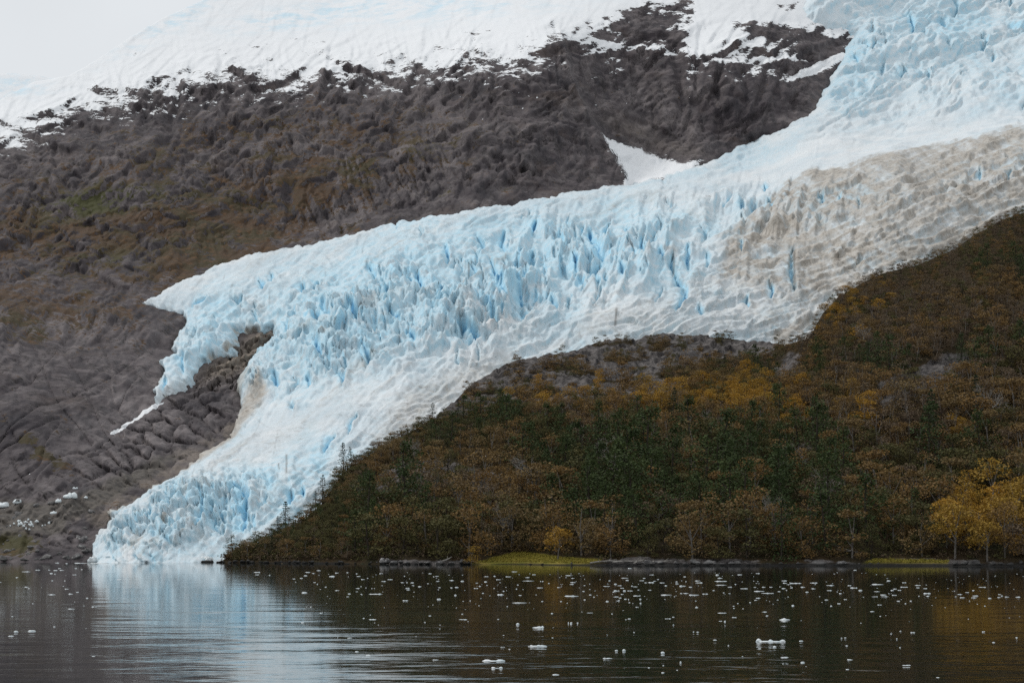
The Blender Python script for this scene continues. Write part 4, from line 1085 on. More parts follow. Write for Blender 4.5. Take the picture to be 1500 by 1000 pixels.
LABEL = {
    'autumn_beech_tree': ('orange brown autumn beech on the wooded slope above the water', 'orange brown beeches of the wooded slope'),
    'russet_beech_tree': ('dull russet half bare beech on the wooded slope', 'russet half bare beeches of the wooded slope'),
    'golden_beech_tree': ('bright golden autumn beech among browner trees of the slope', 'golden beeches of the wooded slope'),
    'olive_beech_tree': ('olive green bushy beech on the wooded slope', 'olive bushy beeches of the wooded slope'),
    'evergreen_tree': ('dark green broad evergreen in the dense stand above the shore', 'dark evergreens of the wooded slope'),
    'conifer_tree': ('narrow dark conifer among broader trees of the slope', 'narrow conifers of the wooded slope'),
    'bare_tree': ('bare grey branched tree among leafy trees of the slope', 'bare grey trees of the wooded slope')}


def build_forest():
    make_protos()
    N = 46000
    # spread evenly over the slope: sample, then thin out by distance
    px = rng.uniform(300, 2100, N); t = rng.uniform(0.02, 1.0, N)
    P, py = forest_P(px, t)
    rock = forest_rock(px, py); grass = forest_grass(px, py)
    gold = np.clip(blob(px, py, 940, 588, 130, 18) + blob(px, py, 1100, 590, 45, 28) + blob(px, py, 1200, 610, 90, 14) + 1.8 * blob(px, py, 1440, 790, 60, 30) + .9 * blob(px, py, 1490, 780, 30, 30) + .7 * blob(px, py, 700, 712, 50, 12) + .3 * blob(px, py, 1240, 460, 50, 30)
                   + .35 * blob(px, py, 1330, 650, 120, 20), 0, 1)
    ever = np.clip(1.2 * blob(px, py, 900, 730, 130, 70) + blob(px, py, 1090, 720, 130, 55) + blob(px, py, 1160, 665, 70, 35) + .8 * blob(px, py, 720, 640, 110, 28) + .9 * blob(px, py, 1260, 545, 120, 18) + .7 * blob(px, py, 1400, 690, 40, 14) + .5 * blob(px, py, 1200, 770, 160, 30)
                   + .8 * blob(px, py, 570, 770, 60, 30) + .6 * blob(px, py, 400, 795, 60, 14) + .5 * blob(px, py, 1440, 380, 80, 50) + .6 * blob(px, py, 1130, 600, 12, 22) + .5 * blob(px, py, 1450, 550, 60, 20), 0, 1)
    olive = np.clip(.9 * blob(px, py, 480, 760, 140, 60) + .7 * blob(px, py, 700, 625, 140, 30) + .6 * blob(px, py, 1250, 700, 200, 60) + .3, 0, 1)
    brown = np.clip(.9 * blob(px, py, 1340, 460, 170, 90) + .8 * blob(px, py, 1300, 620, 160, 50) + .35 * blob(px, py, 860, 630, 120, 30) + .15, 0, 1)
    beech = np.clip(blob(px, py, 980, 610, 200, 45) + .8 * blob(px, py, 740, 740, 90, 40) + .5 + .5 * blob(px, py, 1380, 640, 130, 70), 0, 1.2)
    bare = 0.10 + .3 * blob(px, py, 740, 745, 60, 30) + .35 * blob(px, py, 1200, 690, 60, 30) + .25 * blob(px, py, 830, 600, 70, 20) + .4 * blob(px, py, 1280, 570, 80, 14)
    con = 0.05 + .25 * blob(px, py, 480, 730, 60, 40) + .1 * blob(px, py, 1000, 740, 150, 40)
    nz = fbm(px / 45, py / 40, 3, off=51)
    ws = np.stack([beech * (1 + nz), brown, gold * 2.4, olive * (1 - nz), ever * 1.7 * (1 - .6 * nz), con, bare * .5], 1) + 0.001
    ws = ws ** 1.5; ws /= ws.sum(1, keepdims=True)
    names = ['autumn_beech_tree', 'russet_beech_tree', 'golden_beech_tree', 'olive_beech_tree', 'evergreen_tree', 'conifer_tree', 'bare_tree']
    pick = (ws.cumsum(1) < rng.uniform(0, 1, (N, 1))).sum(1).clip(0, 6)
    # smaller, scrubbier trees higher up and on the thin left ridge
    base_h = 11.5 - 5.8 * sst(0.35, 0.85, t) - 4.0 * sst(620, 380, px)
    base_h = np.clip(base_h, 3.2, 12)
    mult = np.array([1.08, 1.0, 1.05, .95, 1.5, 1.45, 1.08])[pick]
    Hs = base_h * mult * rng.uniform(.72, 1.22, N)
    pick = np.where((t > 0.88) & (pick > 3), np.where(rng.uniform(0, 1, N) < .5, 1, 3), pick)
    Hs = np.where(t > 0.88, np.minimum(Hs, 3.6), Hs)
    Hs = np.where((px < 520), np.minimum(Hs, 5.0), Hs)
    cell = {}; chosen = []
    order = np.arange(N)
    for i in order:
        if P[i, 2] < 1.0 or grass[i] > .05 or (rock[i] > .3 and rng.uniform() < .985):
            continue
        r = 0.31 * Hs[i] + 0.35; x, y = P[i, 0], P[i, 1] * 0.75 + P[i, 2] * .6
        gx, gy = int(x // 5), int(y // 5); ok = True
        for a in (-1, 0, 1):
            for b in (-1, 0, 1):
                for (qx, qy, qr) in cell.get((gx + a, gy + b), ()):
                    if (qx - x) ** 2 + (qy - y) ** 2 < ((r + qr) * .5) ** 2 * 1.9:
                        ok = False; break
                if not ok:
                    break
            if not ok:
                break
        if ok:
            cell.setdefault((gx, gy), []).append((x, y, r)); chosen.append(i)
    # nearest ones of each kind are trees of their own, the rest of the wood is one mass
    per = {}
    for i in sorted(chosen, key=lambda i: P[i, 1] - 40 * (Hs[i] / 10)):
        per.setdefault(names[pick[i]], []).append(i)
    LIM = 290
    mass = []
    for k, idx in per.items():
        lb, gp = LABEL[k]
        inside = [i for i in idx if px[i] < 1520]
        sel = set(inside[:LIM])
        for i in inside[:LIM]:
            plant(k, P[i] - np.array([0, 0, .15]), Hs[i], lb, gp, wid=rng.uniform(.9, 1.3) * (1.5 if t[i] > .88 else 1))
        mass += [i for i in idx if i not in sel]
    print('trees', {k: len(v) for k, v in per.items()}, 'mass', len(mass))
    for mat, kk in (('beech', 0), ('brown', 1), ('gold', 2), ('olive', 3), ('ever', 4)):
        V = []; Fc = []; R = []; T = []; o = 0
        for i in mass:
            kp = pick[i] if pick[i] < 5 else (4 if pick[i] == 5 else 1)
            if kp != kk:
                continue
            H, _, _, cr, _ = PROTO[names[kk]][int(rng.integers(len(PROTO[names[kk]])))]
            nq = len(cr[1]) // 2
            s = Hs[i] / H; a = rng.uniform(0, 6.28)
            v = cr[0][:nq * 4].copy(); c0 = v.reshape(-1, 4, 3).mean(1, keepdims=True); v = ((v.reshape(-1, 4, 3) - c0) * 1.35 + c0).reshape(-1, 3)
            v = v * np.array([s * 1.15, s * 1.15, s])
            ca, sa = math.cos(a), math.sin(a)
            v = np.stack([v[:, 0] * ca - v[:, 1] * sa, v[:, 0] * sa + v[:, 1] * ca, v[:, 2]], 1) + P[i]
            V.append(v); Fc.append(cr[1][:nq] + o); o += len(v); R.append(cr[2][:nq * 4]); T.append(np.full(len(v), rng.uniform()))
        if V:
            ob = link('forest', mesh_from('forest', np.concatenate(V), np.concatenate(Fc), dict(rnd=np.concatenate(R), tree=np.concatenate(T)), smooth=False), M[mat])
            ob['kind'] = 'stuff'
    # undergrowth: leaf clumps all over the ground between the trunks
    n = 12000
    upx = rng.uniform(296, 2100, n); ut = rng.uniform(0.03, 1.0, n)
    U, upy = forest_P(upx, ut)
    ok = (U[:, 2] > 0.8) & (forest_grass(upx, upy) < .1) & (rng.uniform(0, 1, n) > sst(.1, .5, forest_rock(upx, upy)) * .975)
    U = U[ok]; per_ = 16
    hgt = rng.uniform(.5, 1.6, len(U))
    cen = np.repeat(U, per_, 0) + rng.normal(size=(len(U) * per_, 3)) * np.repeat(hgt, per_)[:, None] * np.array([.75, .75, .45]) + np.array([0, 0, .45])
    q = leaf_quads(cen, rng.uniform(.3, .7, len(cen)), rng, .2)
    tr = np.repeat(np.repeat(rng.uniform(0, 1, len(U)), per_), 4)
    half = (len(cen) // 2)
    for mat, a, b in (('brown', 0, half), ('olive', half, len(cen))):
        ob = link('undergrowth', mesh_from('undergrowth', q[0][a * 4:b * 4], q[1][a:b] - a * 4, dict(rnd=q[2][a * 4:b * 4], tree=tr[a * 4:b * 4]), smooth=False), M[mat])
        ob['kind'] = 'stuff'
    # bank grass
    n = 9000
    gpx = rng.uniform(685, 1395, n * 6); gt = rng.uniform(0.02, .12, n * 6)
    G, gpy = forest_P(gpx, gt)
    ok = (forest_grass(gpx, gpy) > .5) & (G[:, 2] > .5)
    G = G[ok][:n]
    q = leaf_quads(G + np.array([0, 0, .18]), rng.uniform(.3, .6, len(G)), rng)
    ob = link('bank_grass', mesh_from('bank_grass', q[0], q[1], dict(rnd=q[2], tree=np.repeat(rng.uniform(0, 1, len(G)), 4)), smooth=False), M['grass'])
    ob['kind'] = 'stuff'

    def at(px_, base_py):
        tt = (833.0 - base_py) / (833.0 - pl(np.array([px_]), SKY_F))
        p, _ = forest_P(np.array([float(px_)]), np.clip(tt, 0, 1))
        return p[0]
    # ---- trees that stand out
    def tall(kind, x, b, top, label, wid=1.0, v=0):
        p = at(x, b); plant(kind, p - np.array([0, 0, .2]), (b - top) * p[1] / F, label, None, wid, v)
    tall('golden_beech_tree', 817, 817, 766, 'round orange tree standing alone on the grassy bank', 1.25, 1)
    tall('golden_beech_tree', 690, 825, 797, 'small orange bush at the water end of the grassy bank', 1.35, 0)
    tall('conifer_tree', 503, 694, 645, 'dark conifer on the ridge beside the blue slab of ice, highest of the row', 1.1, 0)
    tall('conifer_tree', 516, 690, 652, 'dark conifer leaning close behind the highest ridge conifer', 1.0, 1)
    tall('conifer_tree', 472, 738, 692, 'ragged dark conifer against the ice at the middle of the ridge', 1.2, 2)
    tall('conifer_tree', 462, 746, 716, 'short dark conifer below the ragged one on the ridge', 1.2, 1)
    tall('conifer_tree', 418, 777, 732, 'tall dark conifer against the blue foot of the ice', 1.25, 0)
    tall('conifer_tree', 408, 783, 755, 'small dark conifer beside the one at the foot of the ice', 1.2, 1)
    tall('evergreen_tree', 340, 808, 779, 'windswept low evergreen at the tip of the wooded point', 1.3, 0)
    tall('conifer_tree', 634, 618, 588, 'stout dark conifer on the ridge where the rock knoll begins', 1.5, 2)
    tall('evergreen_tree', 930, 660, 610, 'isolated dark evergreen inside the orange beech belt', 1.1, 1)
    tall('evergreen_tree', 1135, 610, 560, 'dark narrow evergreen beside the golden belt under the grey ledge', .8, 2)
    tall('bare_tree', 1455, 640, 560, 'white trunked bare tree high on the brown slope', .8, 0)
    tall('bare_tree', 1130, 800, 715, 'pale bare tree by the shore inside the dark stand', .8, 1)
    tall('bare_tree', 1215, 745, 680, 'bare tree with crooked pale limbs beside the dark evergreens', 1.0, 2)
    tall('bare_tree', 735, 800, 735, 'pale forked bare tree above the orange bush', .9, 3)


# ------------------------------------------------------------------ stones, driftwood, ice
def rock_mesh(name, seed, mat, flat=.7, sub=3, amp=.28, nz=1.6):
    import bmesh
    bm = bmesh.new(); bmesh.ops.create_icosphere(bm, subdivisions=sub, radius=1.0)
    v = np.array([q.co[:] for q in bm.verts]); r = np.random.default_rng(seed); o = r.uniform(0, 50, 6)
    d = fbm(v[:, 0] * nz + o[0] + v[:, 2] * .7, v[:, 1] * nz + o[1] - v[:, 2] * .9, 3) + .5 * fbm(v[:, 2] * nz * 1.7 + o[2], v[:, 0] * nz * 1.7 + o[3], 3)
    cut = np.ones(len(v))
    for k in range(7):                                   # a few broken faces
        n = r.normal(size=3); n /= np.linalg.norm(n); c = r.uniform(.55, .9)
        dd = v @ n; cut = np.minimum(cut, np.where(dd > c, c / np.maximum(dd, .01), 1))
    v = v * (1 + amp * d)[:, None] * cut[:, None] * np.array([1, .8, flat])
    for q, c in zip(bm.verts, v):
        q.co = c
    me = bpy.data.meshes.new(name); bm.to_mesh(me); bm.free()
    me.polygons.foreach_set('use_smooth', np.ones(len(me.polygons), bool)); me.materials.append(mat)
    return me


def shore_stones():
    protos = [rock_mesh('shore_rock', 40 + i, M['shore']) for i in range(6)]; dprotos = [rock_mesh('shore_rock', 50 + i, M['dark_stone']) for i in range(6)]

    def put(x, b, size, lb, gp, Yoff=0.0, dk=False):
        Y = float(FOR(np.array([float(x)]), np.array([826.0]))[0]) + Yoff
        p = W(np.array(float(x)), np.array(826.0), Y); p[2] = b
        o = bpy.data.objects.new('shore_rock', (dprotos if dk else protos)[int(rng.integers(6))]); C.objects.link(o)
        o.location = p; o.rotation_euler = (rng.normal() * .2, rng.normal() * .2, rng.uniform(0, 6.28)); o.scale = np.array([1.2, 1, 1]) * size * rng.uniform(.75, 1.25, 3)
        o['label'] = lb; o['category'] = 'rock'; o['group'] = gp
    lb = 'pale grey rock on the tide line below the trees'; gp = 'pale rocks along the wooded shore'
    for k in range(235):
        x = rng.uniform(316, 1500)
        if 690 < x < 885 and rng.uniform() < .85 or 1265 < x < 1385 and rng.uniform() < .6:
            continue
        big = .8 + .5 * (560 < x < 680) + .6 * (940 < x < 1080) + .5 * (x > 1390)
        z = rng.uniform(-.1, .9) * big * .7
        dk = not (555 < x < 690 or 885 < x < 1105 or 1180 < x < 1260) and rng.uniform() < .9
        put(x, z, rng.uniform(.35, .95) * big * .85, 'dark wet rock on the tide line below the trees' if dk else lb, 'dark rocks along the wooded shore' if dk else gp, z * 1.5 - .5, dk)
    for (x, s, l) in ((1200, 2.1, 'long low grey ledge rock beside the eastern grass strip'), (1232, 1.9, 'low grey ledge rock, second from the eastern grass strip'), (1400, 1.8, 'broad dark boulder at the end of the eastern grass strip'),
                      (1425, 2.1, 'largest dark boulder on the eastern shore below golden trees'), (1480, 1.7, 'dark boulder close to the photo edge on the shore')):
        put(x, .25, s * .72, l, 'dark boulders on the eastern shore', 0, x > 1300)
    # stones at the foot of the ice
    for k in range(26):
        x = rng.uniform(185, 312); Y = 517 + rng.uniform(-2, 2); p = W(np.array(x), np.array(824.0), Y); p[2] = rng.uniform(-.1, .5)
        o = bpy.data.objects.new('shore_rock', dprotos[int(rng.integers(6))]); C.objects.link(o)
        o.location = p; o.rotation_euler = (0, 0, rng.uniform(0, 6.28)); o.scale = np.array([1.7, 1, .7]) * rng.uniform(.4, 1.2)
        o['label'] = 'dark wet rock at the foot of the glacier front'; o['category'] = 'rock'; o['group'] = 'wet rocks below the glacier front'
    # driftwood
    for k, (x, L, ang, tl, l) in enumerate(((884, 7, .3, .10, 'pale driftwood log slanting off the end of the grassy bank'), (900, 6, -.5, .05, 'grey driftwood log beside the bank end, tilted to the water'), (921, 8, .15, .04, 'long grey driftwood trunk on the pale rocks'),
                                            (936, 5, .9, .2, 'short bleached driftwood log on the pale rocks'), (965, 7, -.2, .06, 'thin driftwood pole lying along the pale rocks'), (650, 5, .5, .35, 'bleached fallen branch leaning above the dark shore'))):
        Y = float(FOR(np.array([float(x)]), np.array([824.0]))[0]) - .3
        p = W(np.array(float(x)), np.array(825.0), Y); p[2] = .9
        pts = [(-L / 2, 0, 0), (-L / 6, .1, .1), (L / 4, -.1, .02), (L / 2, .1, .2)]
        v, f = tube(pts, [.22, .2, .15, .07], 6)
        v2, f2 = tube([(L / 5, 0, 0), (L / 3, .5, .7)], [.08, .03], 4); v3, f3 = tube([(-L / 8, 0, 0), (-L / 5, -.3, .8)], [.08, .03], 4)
        v, f = join([(v, f), (v2, f2), (v3, f3)])
        o = link('driftwood_log', mesh_from('driftwood_log', v, f), M['pale_bark'], loc=p); o.rotation_euler = (0, -tl, ang)
        o['label'] = l; o['category'] = 'driftwood'


FL = {500: '48,123,16,6 122,132,14,8 138,152,34,9 315,131,28,6 170,178,30,4 208,168,12,6 335,192,40,8 383,178,40,6 500,151,10,6 485,203,30,4 520,202,12,8 562,203,24,9 568,225,20,6 523,246,30,9 530,260,30,4 621,233,28,10 702,131,28,8 757,151,28,8 731,155,10,8 763,192,26,5 873,184,36,9 958,190,26,12 686,211,14,4 777,242,22,6 768,258,8,6 873,244,20,5 913,239,30,10 130,249,34,5 157,234,10,6 195,245,8,4 242,249,8,6 262,249,8,6 122,275,18,4 63,291,24,8 50,314,20,6 158,294,12,6 272,292,100,10 508,344,46,9 772,332,30,14 903,300,18,16 1020,346,8,5 1090,385,10,6 230,458,8,6 177,484,14,10 245,493,56,10 702,465,22,8 958,451,16,8 962,494,68,8 1242,492,16,8 293,537,8,5 660,516,14,4 1148,155,36,6 1213,153,18,6 1245,178,34,8 1142,195,24,10 1153,224,12,6 1074,206,18,5 1097,231,18,6 1068,248,32,5 1122,286,16,6 1262,296,48,14 1284,269,14,8 1314,390,10,10 1322,155,44,9 1210,249,12,4 125,747,28,12 214,776,42,16 747,812,46,10 1208,816,160,26 1232,874,86,20 1278,713,36,5 1331,729,16,6 1284,620,12,6 592,628,8,5 66,640,40,5',
      750: '20,117,40,4 174,139,26,8 122,162,36,6 130,189,92,7 228,193,10,6 244,193,10,6 46,221,14,5 36,252,12,10 293,208,14,8 222,244,52,5 370,241,24,5 66,303,22,6 60,361,112,10 240,351,18,6 388,351,14,8 453,147,62,5 482,168,28,6 474,217,36,5 485,201,44,6 575,226,16,4 567,271,20,7 476,307,104,14 620,299,22,8 649,317,12,4 575,338,16,5 674,303,8,5 437,365,8,5 748,232,54,6 772,188,16,5 893,167,54,5 912,183,26,9 818,214,22,12 852,226,38,7 870,246,28,6 820,266,28,14 845,267,12,8 890,265,22,16 932,267,40,7 803,277,16,6 872,295,24,6 824,315,44,8 855,324,22,5 898,332,22,8 923,334,8,12 836,346,30,8 755,349,26,10 950,229,14,8 976,235,36,6 992,308,50,5 1015,332,16,12 1018,364,14,14 930,361,14,6 990,396,22,6 1000,261,14,4 1026,187,36,5 1047,168,20,5 1105,142,38,4 1060,203,24,7 1100,200,44,10 1130,191,20,5 1155,178,18,4 1189,204,38,6 1219,226,22,8 1303,196,24,6 1305,211,28,9 1340,228,30,14 1090,262,28,5 1222,299,90,8 1286,314,8,4 1340,287,20,7 46,527,26,28 316,445,16,12 210,551,96,26 447,517,8,20 468,519,18,14 520,520,14,10 614,442,44,7 792,451,10,5 928,488,26,9 902,495,10,6 1231,488,42,6 1277,475,18,8 1278,536,12,8 966,595,10,6 322,639,14,5 200,700,142,24 826,738,24,12 888,733,24,34 1193,753,32,24 760,800,70,14 1335,829,16,16 1198,858,12,8 1083,875,18,8 1308,895,14,6 1195,914,26,10 346,928,56,12 932,90,26,6',
      1000: '16,156,20,7 26,195,10,5 12,229,28,8 62,238,26,6 24,287,44,7 90,299,74,10 180,292,38,6 274,140,26,14 295,168,36,6 298,191,100,9 120,188,44,8 130,203,60,9 305,222,84,6 372,238,34,6 418,216,14,7 452,140,40,7 595,130,32,7 484,249,58,9 572,239,20,6 640,238,28,6 700,238,26,6 245,264,18,6 326,283,14,7 372,289,18,4 606,270,80,9 668,286,94,8 598,324,36,10 580,341,26,8 534,359,14,7 437,367,14,7 403,389,14,6 406,406,14,7 104,348,12,6 111,397,22,10 478,410,10,5 310,442,70,9 410,477,32,8 646,434,36,7 668,464,20,9 334,507,14,18 299,507,26,5 803,188,48,7 812,206,34,6 833,218,22,5 900,207,86,9 952,238,36,8 860,243,20,6 800,249,36,6 762,273,20,6 822,263,12,5 985,277,28,9 1037,204,66,9 1035,251,34,8 1168,224,60,8 1160,264,38,7 1248,288,24,8 1224,275,8,8 1322,226,26,6 1340,243,26,10 1138,339,34,7 1237,368,22,6 1176,386,16,12 1290,336,24,4 873,382,22,16 752,340,14,5 808,490,86,26 86,591,10,12 119,593,20,10 256,656,30,10 362,698,12,8 696,656,200,42 728,707,26,20 610,724,20,8 938,663,34,14 808,792,64,8 796,845,18,6 826,845,22,6 950,831,32,14 976,866,8,6 474,787,12,4 1258,641,14,6 1288,639,18,6 1298,700,20,8 1325,811,40,12 1304,889,30,10',
      1250: '14,103,26,8 12,243,40,10 55,262,30,14 190,215,94,12 280,187,30,10 402,202,30,8 402,237,60,8 308,263,26,9 330,253,32,6 364,262,28,7 188,273,46,6 240,298,48,9 170,314,60,7 248,313,60,8 326,302,36,5 510,224,48,6 510,243,30,6 568,249,32,8 582,286,58,12 588,309,28,8 519,309,12,6 455,348,16,5 355,349,24,4 413,368,12,6 205,378,28,8 150,431,36,7 213,468,14,6 60,523,12,6 373,586,16,6 471,596,32,6 300,608,18,6 344,645,12,6 370,714,14,8 427,856,64,10 668,952,26,7 842,294,34,10 866,320,36,7 812,314,14,4 900,281,30,4 950,264,18,8 967,306,46,9 955,322,42,6 1018,239,52,6 1080,325,30,10 1158,296,24,6 1176,307,18,6 1155,320,24,5 1216,315,34,8 1300,316,36,9 1042,388,14,6 910,491,8,4 1032,590,30,6 1110,674,24,8 1293,636,16,9 920,348,10,4',
      0: '452,46,34,10 527,52,18,6 645,48,100,8 783,48,150,10 206,116,66,8 300,103,40,7 440,106,36,6 490,104,34,7 390,103,20,5 472,91,22,5 600,91,20,5 648,99,14,6 405,129,26,10 436,135,16,6 588,140,28,7 134,162,22,7 414,187,18,7 513,189,12,5 211,237,34,8 228,250,18,5 410,297,66,9 530,252,34,9 560,291,36,11 612,279,24,5 690,324,20,10 568,411,52,7 735,394,18,9 760,395,10,7 260,369,14,7 98,470,18,8 430,551,18,7 127,587,38,22 255,583,64,20 88,624,44,12 740,785,30,8 942,178,36,8 5,200,10,5',
      250: '682,120,48,9 684,141,26,6 784,143,14,9 1172,107,34,7 1086,121,42,6 1130,129,24,7 1068,147,28,9 1036,168,22,7 975,173,26,6 1314,126,26,7 1278,152,46,12 1140,201,20,6 1162,214,10,10 1228,237,16,9 1318,265,36,6 1060,279,44,16 1190,443,24,8 1110,395,14,5 1043,515,24,10'}

BIG = {(696, 656): 'largest ice piece, a bar with three white knobs', (1208, 816): 'ice piece with two rounded humps joined by a low neck', (1232, 874): 'paired ice lumps just below the two humped piece',
       (210, 551): 'lumpy oblong ice piece below the grassy bank', (200, 700): 'long knobbly ice piece with a raised end', (46, 527): 'single round ice knob near the lumpy oblong piece', (808, 490): 'stepped ice piece with a flat side tongue',
       (888, 733): 'tall upright ice knob standing over dark water', (1193, 753): 'small upright ice lump with a short tail', (127, 587): 'rounded white ice lump near the dark western shore', (255, 583): 'long smooth ice piece beside the rounded lump',
       (88, 624): 'thin slanting ice sliver under the rounded lump', (476, 307): 'broad low ice raft below the grassy bank', (60, 361): 'flat ice bar with beaded top', (214, 776): 'ice lump among rippled bright water', (728, 707): 'small ice cone below the three knobbed bar',
       (783, 48): 'white ice slab aground at the foot of the glacier', (645, 48): 'thin ice slab aground west of the glacier foot', (760, 800): 'low two ended ice piece on dark water', (427, 856): 'flat bright ice bar alone on brown water', (346, 928): 'small beaded ice piece close to the camera'}


def floe_mesh(seed, W_, H_, D_, lumps):
    """lumps: [(x, width, height)] in unit half-width"""
    import bmesh
    r = np.random.default_rng(seed); bm = bmesh.new()
    for (x, w, h) in lumps:
        b2 = bmesh.new(); bmesh.ops.create_icosphere(b2, subdivisions=2, radius=1)
        v = np.array([q.co[:] for q in b2.verts]); o = r.uniform(0, 50, 4)
        d = 1 + .35 * fbm(v[:, 0] * 1.7 + o[0] + v[:, 2], v[:, 1] * 1.7 + o[1] - v[:, 2], 3)
        v = v * d[:, None] * np.array([w * W_ / 2, D_ / 2 * min(1, w * 1.8), h * H_])
        v[:, 0] += x * W_ / 2; v[:, 2] = np.maximum(v[:, 2], -.35 * H_)
        for q, c in zip(b2.verts, v):
            q.co = c
        m = bpy.data.meshes.new('t'); b2.to_mesh(m); b2.free(); bm.from_mesh(m); bpy.data.meshes.remove(m)
    me = bpy.data.meshes.new('ice_floe'); bm.to_mesh(me); bm.free()
    me.polygons.foreach_set('use_smooth', np.ones(len(me.polygons), bool)); me.materials.append(M['floe'])
    return me


def on_mountain(x, y):
    i = np.argmin((MGRID['px'] - x) ** 2 + (MGRID['py'] - y) ** 2)
    return MGRID['P'].reshape(-1, 3)[i].copy()


def left_bench():
    snow = []
    for k, (x, y, w, h, l) in enumerate(((6, 740, 30, 9, 'old snow bank at the far end of the gravel bench'), (27, 736, 18, 8, 'rounded white snow heap beside the old snow bank'), (104, 730, 26, 9, 'dirty white snow heap in the middle of the gravel bench'),
                                         (88, 734, 14, 7, 'greyish snow lump leaning on the dirty heap'), (78, 749, 17, 6, 'small oval snow patch on dark gravel'), (128, 729, 9, 4, 'tiny snow fleck on the gravel slope'), (113, 716, 10, 4, 'thin snow streak below the rock rib'))):
        p = on_mountain(x, y); m = p[1] / F; r = np.random.default_rng(300 + k)
        L = [(0, .8, .7)] + [(q, r.uniform(.25, .45), r.uniform(.7, 1.1)) for q in r.uniform(-.7, .7, 4)]
        me = floe_mesh(300 + k, w * m * .85, h * m * .7, w * m * .6, L); me.name = 'snow_patch'
        o = bpy.data.objects.new('snow_patch', me); C.objects.link(o); o.location = p + np.array([0, -1.0, -.2]); o['label'] = l; o['category'] = 'snow patch'; o['group'] = 'snow left on the gravel bench'
    for k in range(34):
        r = np.random.default_rng(400 + k); x = r.normal(38, 11); y = 769 + r.normal() * 3 - (x - 38) * .12
        p = on_mountain(x, y); m = p[1] / F; w = r.uniform(2.0, 5.0)
        me = floe_mesh(400 + k, w * m, w * m * .6, w * m * .8, [(0, .9, .8), (.3, .5, 1.0)]); me.name = 'ice_block'
        o = bpy.data.objects.new('ice_block', me); C.objects.link(o); o.location = p + np.array([0, -.6, 0]); o.rotation_euler = (0, 0, r.uniform(0, 6))
        o['label'] = 'white ice chunk in the crumbled heap on the gravel bench'; o['category'] = 'ice block'; o['group'] = 'crumbled ice heap on the gravel bench'
    for k in range(44):
        r = np.random.default_rng(500 + k); x = 134 + 175 * r.uniform() ** 1.1; Y = 519 + r.normal() * 1.5
        p = W(np.array(x), np.array(823.0), Y); p[2] = r.uniform(0, 1.2) if k % 2 else 0.1
        w = r.uniform(.8, 3.4); me = floe_mesh(500 + k, w, w * .55, w * .8, [(0, .9, .8), (r.uniform(-.4, .4), .5, 1.0)]); me.name = 'ice_block'
        o = bpy.data.objects.new('ice_block', me); C.objects.link(o); o.location = p; o.rotation_euler = (r.normal() * .3, r.normal() * .3, r.uniform(0, 6))
        o['label'] = 'pale ice block fallen at the foot of the glacier front'; o['category'] = 'ice block'; o['group'] = 'ice blocks below the glacier front'
    protos = [rock_mesh('boulder', 60 + i, M['shore'], .7) for i in range(4)]
    for k in range(40):
        r = np.random.default_rng(600 + k); x = r.uniform(0, 135); y = r.uniform(786, 824) if k % 3 else r.uniform(735, 780)
        p = on_mountain(x, y); o = bpy.data.objects.new('boulder', protos[k % 4]); C.objects.link(o)
        if p[2] < 0:
            p[2] = .1
        o.location = p; o.rotation_euler = (r.normal() * .3, r.normal() * .3, r.uniform(0, 6)); o.scale = np.array([1.3, 1, .9]) * r.uniform(.4, 1.5)
        o['label'] = 'grey brown boulder on the rocky western shore beside the glacier'; o['category'] = 'rock'; o['group'] = 'boulders on the rocky western shore'


